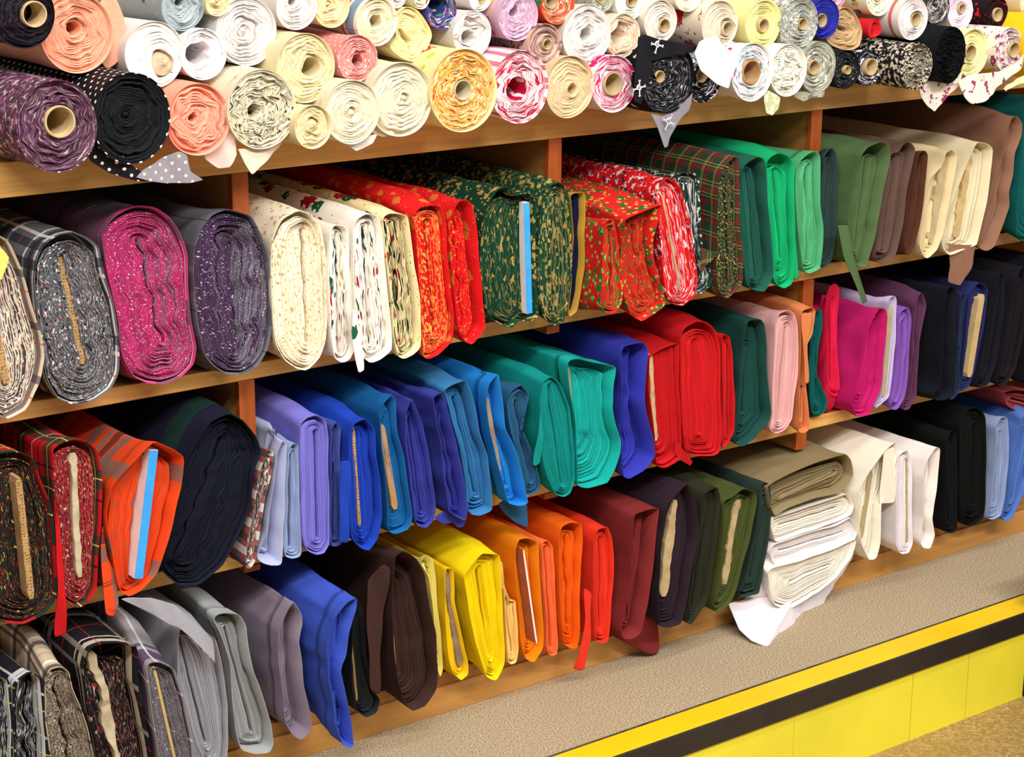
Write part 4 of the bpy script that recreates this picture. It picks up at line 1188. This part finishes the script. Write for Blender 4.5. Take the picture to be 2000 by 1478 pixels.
# rose cloth resting over the bolts at the right edge
bolt(3, [(1960,765),(1990,760),(2060,775),(2085,800),(2075,822),(2030,822),(1990,806),(1965,790)], C('a8484c'), -.03,
     'rose red cloth lying across the blue bolts at the right edge', L=4, wave=.002, gap=(.1, .1), rec=.01, fit=False, seed=305, depth=.3)

# ------------------------------------------------------------------ rolls on the top shelf
PURPLEFLORAL = T('563449', ('n', (60, .54), '8a4674', .25), ('n', (90, .56), 'b4a4a0', .25), ('n', (75, .57), '33262f', .3), dash=45, var=.14)
BLACKDOT = T('17151c', ('d', (.019, .17), 'f0e6da', .0), rough=.6)
CREAMDOT = T('d9cfb4', ('v', (48, .13), '2a2c38', .30), dash=90, var=.1)
ORANGEPRINT = T('e2d29c', ('v', (16, .2), 'd8481a', .34), ('v', (21, .16), 'b8bf3a', .2), ('n', (1, 1), 'f2a03c', .4), ('v', (14, .1), '3f8090', .0), dash=60, var=.06)
REDSTRIPE = T('efe6ea', S(0, .022, .1, .42, 'b8143c', .5), dash=24)
MAGSTRIPE = T('f0dfe6', ('n', (30, .55), 'd81c64', .5), ('n', (1, 1), 'b8a8b8', .15), dash=24)
SKULL = T('131318', ('v', (24, .12), 'd8d0d4', .12), ('n', (1, 1), '70707a', .22), dash=50)
BWPRINT = T('16151c', ('w', (60, .03), 'd8d4dc', .3), dash=60)
MULTIBLUE = T('e8e8e6', ('v', (20, .25), '2a8aa8', .14), ('v', (26, .2), 'c84838', .08), ('n', (1, 1), '8a8fa0', .25), dash=36)
WHITEGREEN = T('ece8dc', ('v', (22, .26), 'a8b83c', .08), ('n', (1, 1), '6f6a66', .2), dash=60)
SAGE = T('a3a394', ('n', (70, .55), '6f7268', .3), ('n', (1, 1), 'd8d6c8', .3), dash=60)
PAISLEY = T('14161f', ('n', (110, .52), 'c9bda4', .5), ('v', (45, .12), 'e0d6bc', .0), dash=150)
TOILEPINK = T('eadfd4', ('n', (45, .58), '9a3a62', .4), ('n', (70, .64), '6d3a70', .25), dash=60)
CHERRY = T('ece2cc', ('v', (18, .13), 'b8242c', .0), S(1, .2, .05, .12, '3f78a8', .0), S(1, .2, .2, .04, 'b8242c', .0), S(0, .06, .1, .02, 'b8242c', .0))
PINKDOT = T('dd8d88', ('d', (.016, .14), 'f2d8cc', .15), dash=90)
LILAC = T('cba4bc', ('v', (30, .16), 'd8b04a', .0), ('v', (22, .2), 'a8587c', .0), ('n', (1, 1), '9a86b8', .3), ('n', (1, 1), 'ead6e2', .25), dash=50)
MULTI = T('3a3f7c', ('n', (40, .55), 'c82a2c', .25), ('n', (50, .58), '2f8a5a', .2), ('n', (30, .6), 'e6e0e8', .25), dash=40)
ORANGEGREEN = T('d8502a', ('n', (40, .56), '3f7a4a', .3), ('n', (44, .6), 'efe6d0', .35), dash=40)
REDFLORAL = T('e8d8c4', ('v', (16, .26), 'c42a2e', .0), ('n', (60, .6), '7a6a4a', .0))
GREYPRINT = T('9c9c94', ('n', (90, .52), 'd6d6cc', .4), ('n', (70, .6), '5f5f5c', .2), dash=110)
XMASDOT = T('dfd5d2', S(1, .30, .06, .03, 'b8242c', .0))
BEIGEPLUM = T('c9ad9c', ('n', (60, .54), '8a5a62', .5), dash=14)
OWL = T('8d9a9c', ('v', (20, .14), '5a5a62', .0), ('v', (30, .1), 'c89a8a', .0))
SALMON = C('eba184', fuzz=220, bump=.6, var=.06)
FUR = C('17181a', bump=1.0, fuzz=260, bd=.006)
WHT = C('d9d2ce', fuzz=160, var=.04, bump=.5)
CRM = C('dccba2', fuzz=180, var=.05, bump=.55)
IVO = C('ddd2b8', fuzz=200, var=.04, bump=.6)

# (key, cx, cy, ry, core, spec, label, options)   bottom layer first: those rest on the board
RL = [
 ('a', 112, 248, 92, (118, 238, 33, 't'), PURPLEFLORAL, 'roll of purple mottled cloth with a wide open tube, lowest at the left', dict(L=7, wave=.003, sx=.92)),
 ('a', 258, 232, 90, (250, 225, 8, 'x'), BLACKDOT, 'fluffy black roll in a black cloth with white dots', dict(L=11, wave=.002, endspec=C('1d2024', fuzz=250, bump=1, bd=.004), sx=.93,
   flaps=[([(165,275),(180,315),(215,338),(262,352),(300,354),(275,335),(248,318),(230,295),(200,278)], BLACKDOT, .014), ([(262,345),(280,330),(350,296),(366,304),(373,335),(396,351),(372,358),(330,359),(290,353)], T('8b8690', ('d', (.019, .17), 'd8ccc0', .0)), .010)])),
 ('a', 388, 234, 70, (380, 230, 9, 'h'), C('ef9c84', fuzz=200, bump=.6, var=.06), 'small salmon pink roll resting on the board', dict(L=8, wave=.004,
   flaps=[([(395,285),(440,240),(455,262),(460,300),(448,326),(430,330),(405,312)], C('ecc8c0'), .012)])),
 ('a', 512, 214, 78, (502, 217, 14, 'h'), CREAMDOT, 'roll of cream cloth with small dark dashes', dict(L=11, wave=.004, wl=.025,
   flaps=[([(462,290),(500,288),(545,268),(562,262),(548,290),(515,318),(488,340),(474,318)], C('d8cbb8'), .012)])),
 ('a', 612, 248, 43, (614, 245, 14, 'x'), CRM, 'smallest cream roll, wedged between two bigger ones', dict(L=4, wave=.003)),
 ('a', 688, 219, 63, (690, 222, 10, 'x'), IVO, 'ivory roll with a loose outer wrap right of the smallest cream one', dict(L=7, wave=.0015, flaps=[([(655,275),(700,270),(735,262),(728,280),(712,292),(700,296),(680,284)], WHT, .008)])),
 ('a', 784, 195, 73, (793, 192, 8, 'x'), IVO, 'fluffy cream towelling roll, fully stuffed to the centre', dict(L=6, wave=.002, flaps=[([(735,240),(760,250),(770,262),(752,268),(738,264),(728,254)], IVO, .006)])),
 ('a', 906, 177, 82, (905, 176, 21, 't'), ORANGEPRINT, 'roll of cream cloth printed with orange motifs, grey tube inside', dict(L=12, wave=.003, wl=.022, sx=.98, tube='pale')),
 ('a', 1016, 170, 72, (1014, 172, 24, 'h'), REDSTRIPE, 'roll of red and white striped cloth', dict(L=9, wave=.003)),
 ('a', 1113, 170, 61, (1120, 176, 11, 'h'), C('d4b994', fuzz=160, var=.05), 'plain beige fluffy roll with a narrow twisted centre', dict(L=6, wave=.002)),
 ('a', 1200, 164, 56, (1199, 164, 24, 't'), MAGSTRIPE, 'magenta and white roll with a wide tube', dict(L=8, wave=.002)),
 ('a', 1304, 152, 70, (1290, 150, 12, 't'), SKULL, 'black roll printed with white skulls and crossbones, a corner hanging far down', dict(L=9, wave=.004, skull=True,
   flaps=[([(1268,222),(1300,227),(1335,210),(1349,180),(1345,215),(1325,246),(1304,284),(1294,288),(1281,250)], C('85818c', rough=.7), -.004),
          ([(1242,72),(1262,68),(1292,77),(1352,88),(1350,102),(1300,100),(1276,108),(1262,142),(1250,204),(1236,196),(1238,130)], C('17161c', rough=.7), -.005)])),
 ('a', 1374, 157, 44, (1372, 147, 15, 't'), BWPRINT, 'black roll with fine white print, partly behind a white corner', dict(L=5, wave=.002)),
 ('a', 1470, 141, 57, (1469, 141, 25, 't'), MULTIBLUE, 'white and blue patterned roll with a wide brown tube', dict(L=8, wave=.0022, sx=.97, tube='card')),
 ('a', 1540, 138, 51, (1536, 135, 6, 'h'), WHITEGREEN, 'white roll with green print and tightly crumpled layers', dict(L=8, wave=.004, wl=.02, flaps=[([(1488,172),(1508,182),(1520,190),(1516,212),(1505,225),(1494,220),(1490,198)], T('b8bf8a', ('n', (50, .5), 'd6d2c2', .3)), .006)])),
 ('a', 1598, 131, 50, (1591, 132, 15, 't'), SAGE, 'sage grey roll with evenly spaced layers', dict(L=7, wave=.001, flaps=[([(1555,180),(1600,178),(1612,172),(1606,188),(1585,190),(1570,198),(1556,190)], SAGE, .006)])),
 ('a', 1653, 136, 38, (1657, 137, 9, 't'), T('1a1b1d', ('n', (120, .64), '8a8a88', .12), dash=90, fuzz=250, bump=1.), 'small black woolly roll with a light tube', dict(L=5, wave=.001, ragged=.001)),
 ('a', 1697, 132, 35, (1703, 131, 17, 't'), T('171a33', ('n', (80, .54), 'd8d4cc', .4), dash=60), 'small navy roll whose cardboard tube sticks out', dict(L=4, wave=.001, pro=.02)),
 ('a', 1790, 129, 46, (1800, 124, 8, 'x'), PAISLEY, 'black and cream paisley roll with a curled centre', dict(L=9, wave=.002, rough=.001)),
 ('a', 1856, 108, 56, (1850, 108, 5, 'x'), FUR, 'black shaggy fur roll', dict(L=12, wave=.002, sx=.8, ragged=.004)),
 ('a', 1900, 103, 46, (1897, 103, 16, 't'), C('ece6a8', var=.05), 'pale lemon roll right of the shaggy black one', dict(L=8, wave=.001, flaps=[([(1792,168),(1830,158),(1880,140),(1872,160),(1850,190),(1832,219),(1812,208),(1796,188)], TOILEPINK, -.01)])),
 ('a', 1972, 98, 44, (1982, 98, 16, 't'), TOILEPINK, 'white roll with plum floral print, its corner draped over the board', dict(L=7, wave=.0015, flaps=[([(1876,160),(1900,144),(1960,140),(1998,105),(1992,130),(1960,165),(1925,195),(1900,204),(1888,192)], TOILEPINK, -.012)])),
 ('a', 2040, 92, 64, (2045, 92, 14, 't'), C('efc01c'), 'yellow cloth roll at the right edge', dict(flaps=[([(1955,172),(1985,160),(2010,140),(2010,158),(1980,172),(1962,178)], C('e6dcae'), -.01)])),
 ('b', 48, 30, 66, (68, 28, 27, 't'), T('15121a', ('n', (60, .66), '6a2a4a', .1), dash=40, rough=.5, var=.16), 'glossy black roll with a wide cardboard tube in the upper left corner', dict(L=7, wave=.002)),
 ('b', 152, 66, 78, (146, 56, 14, 'h'), SALMON, 'big salmon orange roll, second from the upper left corner', dict(L=12, wave=.0025, flaps=[([(200,-5),(224,0),(238,35),(241,75),(233,116),(212,137),(190,100),(185,30)], SALMON, .012)])),
 ('b', 302, 107, 65, (322, 124, 26, 'x'), WHT, 'white roll with a beige crumpled end pushed out of it', dict(L=6, wave=.002, endspec=C('f3ece4', var=.03), crumple=C('c9b497'))),
 ('b', 397, 106, 51, (389, 106, 24, 'h'), T('eee8ea', ('n', (60, .6), 'a8b4b4', .1)), 'small white roll with a wide dark hole', dict(L=4, wave=.002)),
 ('b', 482, 62, 67, (478, 62, 10, 'x'), WHT, 'large snow-white roll above the dashed cream one', dict(L=11, wave=.002)),
 ('b', 597, 133, 68, (613, 133, 20, 'h'), CRM, 'large cream roll with a thick padded ring around its hole', dict(L=5, wave=.003)),
 ('b', 698, 114, 46, (702, 118, 13, 'h'), PINKDOT, 'rose pink roll with small white dots', dict(L=7, wave=.002, wl=.02)),
 ('b', 802, 66, 50, (786, 62, 802, 's', 82), C('ead9a0', var=.05), 'butter yellow roll squashed into a rounded square', dict(L=6, wave=.002, shape=[(768,42),(790,14),(815,20),(838,52),(844,72),(830,100),(808,120),(784,112),(762,92),(775,70)])),
 ('b', 923, 67, 46, (918, 74, 15, 'h'), WHT, 'white roll with crumpled layers behind the orange print roll', dict(L=6, wave=.004)),
 ('b', 1065, 87, 41, (1070, 87, 11, 't'), BEIGEPLUM, 'small beige and plum roll above the red striped one', dict(L=7, wave=.001)),
 ('b', 1147, 67, 60, (1148, 67, 14, 'h'), WHT, 'tall white roll above the beige one', dict(L=9, wave=.0022)),
 ('b', 1217, 70, 43, (1211, 68, 20, 'h'), T('decfb8', ('n', (1, 1), 'd8a484', .4), dash=40), 'cream roll with peach edges and a wide hole', dict(L=6, wave=.003)),
 ('b', 1290, 42, 42, (1299, 50, 14, 't'), C('dcd2c4'), 'cream white roll above the skull print', dict(L=5, wave=.001)),
 ('b', 1406, 49, 48, (1423, 56, 15, 't'), C('dccbb4', var=.05), 'pale beige roll with a grey tube and a white dotted corner hanging in front', dict(L=9, wave=.001, tube='pale', bodyspec=REDFLORAL,
   flaps=[([(1359,104),(1366,82),(1382,72),(1398,72),(1412,90),(1450,112),(1440,132),(1418,172),(1398,164),(1370,138)], T('f6f4f4', ('v', (260, .10), 'd0c8d8', 0)), -.075)])),
 ('b', 1491, 46, 49, (1493, 50, 14, 't'), C('e2da96', var=.04), 'lemon yellow roll in the upper layer', dict(L=8, wave=.001)),
 ('b', 1562, 46, 51, (1569, 47, 12, 't'), GREYPRINT, 'grey roll with a fine pebble print', dict(L=12, wave=.0008)),
 ('b', 1612, 36, 39, (1606, 40, 14, 't'), C('26288e'), 'cobalt blue roll behind the grey pebble print', dict(L=4, wave=.002)),
 ('b', 1655, 54, 43, (1640, 52, 1656, 's', 60), C('c2a27a', var=.07), 'tan cloth roll folded into an uneven square', dict(L=7, wave=.003, shape=[(1625,40),(1640,18),(1655,14),(1672,28),(1685,60),(1678,90),(1655,98),(1628,90),(1615,76),(1628,62)])),
 ('b', 1708, 56, 19, (1708, 56, 4, 'x'), C('c8202a'), 'small red roll below the white spotted one', dict(L=3)),
 ('b', 1783, 36, 42, (1790, 38, 14, 't'), XMASDOT, 'white roll with a line of red and green dots', dict(L=8, wave=.0008)),
 ('b', 1832, 14, 36, (1830, 8, 8, 'h'), T('39343a', ('n', (1, 1), 'cfc6bc', .4), dash=30), 'black and white roll between two white ones', dict(L=5, wave=.002)),
 ('b', 1876, 22, 36, (1880, 17, 10, 't'), T('e6d6e0', ('n', (1, 1), 'cdb6cc', .3), dash=30), 'pinkish white roll in the upper layer near the right', dict(L=5, wave=.001)),
 ('b', 1948, 25, 31, (1950, 29, 14, 't'), T('1d1014', ('n', (24, .62), 'c8222c', .1)), 'black roll with red print and a pale tube at the upper right', dict(L=4, wave=.001)),
 ('b', 2020, -8, 44, (2024, -8, 12, 't'), C('e2d6bc'), 'cream roll in the upper right corner', dict()),
 ('c', 357, 14, 47, (352, 2, 10, 'h'), OWL, 'grey blue roll at the top left', dict(L=7, wave=.002, endspec=C('a4b0b4', var=.07, fuzz=200, bump=.6))),
 ('c', 425, 6, 26, (425, 2, 5, 'x'), CRM, 'small cream roll at the top edge', dict(L=3)),
 ('c', 580, 12, 47, (572, 4, 9, 'h'), WHT, 'white roll at the top edge right of the snow-white one', dict(L=6, wave=.002)),
 ('c', 648, 12, 42, (644, 8, 6, 'x'), C('e6d0a2', fuzz=150), 'straw coloured stuffed roll at the top edge', dict(L=6, wave=.002)),
 ('c', 737, 42, 48, (737, 42, 14, 'h'), CHERRY, 'cream roll printed with cherries and a plaid border', dict(L=6, wave=.0015, endspec=C('e6d8b6', var=.07))),
 ('c', 776, -4, 20, (776, -4, 4, 'x'), WHT, 'small white roll at the top edge above the squashed yellow one', dict(L=3)),
 ('c', 822, -4, 22, (822, -4, 6, 'x'), IVO, 'small ivory roll at the top edge', dict(L=3)),
 ('c', 862, 20, 38, (860, 14, 21, 'h'), MULTI, 'multicoloured roll with a very wide hole', dict(L=4, wave=.003)),
 ('c', 938, -6, 28, (942, -4, 12, 't'), C('ece0d2'), 'white and beige roll at the top edge above the white crumpled one', dict(L=4)),
 ('c', 1012, 31, 49, (1008, 21, 12, 'h'), LILAC, 'lilac roll printed with small flowers at the top edge', dict(L=9, wave=.0025)),
 ('c', 1090, 6, 42, (1078, 2, 16, 't'), ORANGEGREEN, 'orange, green and white roll at the top edge', dict(L=7, wave=.002)),
 ('c', 1178, -4, 28, (1176, -2, 10, 't'), SAGE, 'small sage roll at the top edge', dict(L=4)),
 ('c', 1232, 0, 39, (1236, 2, 13, 't'), T('e6e6da', ('n', (1, 1), 'a9b8a0', .25), dash=40), 'white and pale green roll with a tube at the top edge', dict(L=6, wave=.001)),
 ('c', 1345, -14, 37, (1345, -14, 10, 't'), C('ece2c8'), 'cream roll at the top edge above the red flowered cloth', dict(L=5, wave=.001)),
 ('c', 1632, -12, 30, (1632, -12, 8, 'x'), T('c9a0ac', ('n', (1, 1), 'a87c8c', .3)), 'mauve pink roll at the top edge', dict(L=5)),
 ('c', 1718, -6, 37, (1716, -8, 12, 't'), T('e6e2c8', ('v', (24, .2), '2f7f9a', .1), ('v', (28, .2), 'd8b83a', .0)), 'white roll with teal and yellow motifs at the top edge', dict(L=6, wave=.0015)),
]


def place_rolls():
    n = len(RL)
    Y = np.zeros(n)
    for i, r in enumerate(RL):
        if r[0] == 'a':
            Y[i] = np.clip(atz(r[1], r[2] + r[3], 1.041)[1], -.165, -.03)
        else:
            Y[i] = -.07 if r[0] == 'b' else -.05
    auto = Y.copy()

    def geo(i):
        c = at(RL[i][1], RL[i][2], Y[i])
        t = at(RL[i][1], RL[i][2] - RL[i][3], Y[i])
        return c[0], c[2], abs(t[2] - c[2])
    for it in range(80):
        g = [geo(i) for i in range(n)]
        for i in range(n):
            for j in range(i):
                dx, dz = g[i][0] - g[j][0], g[i][1] - g[j][1]
                ov = g[i][2] * .97 + g[j][2] * .97 - math.hypot(dx, dz)
                if ov > 0.001:
                    s = 0.35 * ov * (1 if dx > 0 else -1)
                    Y[i] += s * (.35 if RL[i][0] == 'a' else 1)
                    Y[j] -= s * (.35 if RL[j][0] == 'a' else 1)
        Y += (auto - Y) * 0.03
        Y = np.clip(Y, -.17, .03)
    return Y


def skull_marks(root, c, rad, Y):
    """white skull and crossbones printed on the black cloth, thin raised print"""
    V, Fc, M = [], [], []

    def disc(cx, cz, rx, rz, y, n=12):
        b0 = len(V)
        for k in range(n):
            a = 2 * math.pi * k / n
            V.append((cx + rx * math.cos(a), y, cz + rz * math.sin(a)))
        Fc.append(tuple(range(b0, b0 + n)))

    def bar(x0, z0, x1, z1, w_, y):
        dx, dz = x1 - x0, z1 - z0
        l = math.hypot(dx, dz)
        px_, pz_ = -dz / l * w_, dx / l * w_
        b0 = len(V)
        V.extend([(x0 + px_, y, z0 + pz_), (x1 + px_, y, z1 + pz_), (x1 - px_, y, z1 - pz_), (x0 - px_, y, z0 - pz_)])
        Fc.append((b0, b0 + 1, b0 + 2, b0 + 3))
        for (ex, ez) in ((x0, z0), (x1, z1)):
            disc(ex + px_, ez + pz_, w_ * 1.3, w_ * 1.3, y, 8)
            disc(ex - px_, ez - pz_, w_ * 1.3, w_ * 1.3, y, 8)
    return V, Fc, disc, bar


YR = place_rolls()
RO = {}
for i, (lay, cx, cy, ry, core, spec, label, k) in enumerate(RL):
    k = dict(k)
    fl = k.pop('flaps', [])
    k.pop('skull', None); k.pop('pro', None); k.pop('rough', None)
    crumple = k.pop('crumple', None)
    bs = k.pop('bodyspec', None)
    if bs:
        k['endspec'] = spec
        spec = bs
    rd = roll(cx, cy, ry, core, spec, float(YR[i]), label, seed=400 + i, **k)
    if crumple:
        for ch in rd.children:
            if ch.name.startswith('crumpled_end'):
                ch.data.materials[0] = fabric(crumple, True)
    for j, (fp, fs, dy) in enumerate(fl):
        flap(rd, fp, fs, float(YR[i]) + dy, seed=600 + i)
    RO[label] = (rd, float(YR[i]))

# skull prints: two on the front cloth of the black roll and one on its hanging corner
sk, ysk = RO['black roll printed with white skulls and crossbones, a corner hanging far down']


def skull(cx, cy, s, tilt, Y, hx):
    V, Fc, disc, bar = skull_marks(None, None, None, None)
    p = at(cx, cy, Y)
    for sg in (1, -1):
        bar(-s * 1.1, -s * 1.0 * sg, s * 1.1, s * 0.9 * sg, s * .13, 0)
    disc(0, s * .35, s * .55, s * .5, -.0003)
    disc(0, -s * .2, s * .3, s * .28, -.0003)
    n_white = len(Fc)
    disc(-s * .2, s * .3, s * .14, s * .16, -.0006, 8)
    disc(s * .2, s * .3, s * .14, s * .16, -.0006, 8)
    ct, st = math.cos(tilt), math.sin(tilt)
    V2 = [(p[0] + x * ct - z * st, p[1] + y, p[2] + x * st + z * ct) for x, y, z in V]
    M = [0] * n_white + [1] * (len(Fc) - n_white)
    add_mesh('skull_print', V2, Fc, None, [fabric(C(hx)), fabric(C('1a1a20'))], M, sk, smooth=False)


skull(1284, 88, .0085, .5, ysk - .0125, 'e6e0e4')
skull(1249, 172, .0085, .9, ysk - .0125, 'e6e0e4')
skull(1306, 238, .009, .3, ysk - .0125, 'c9c4cc')
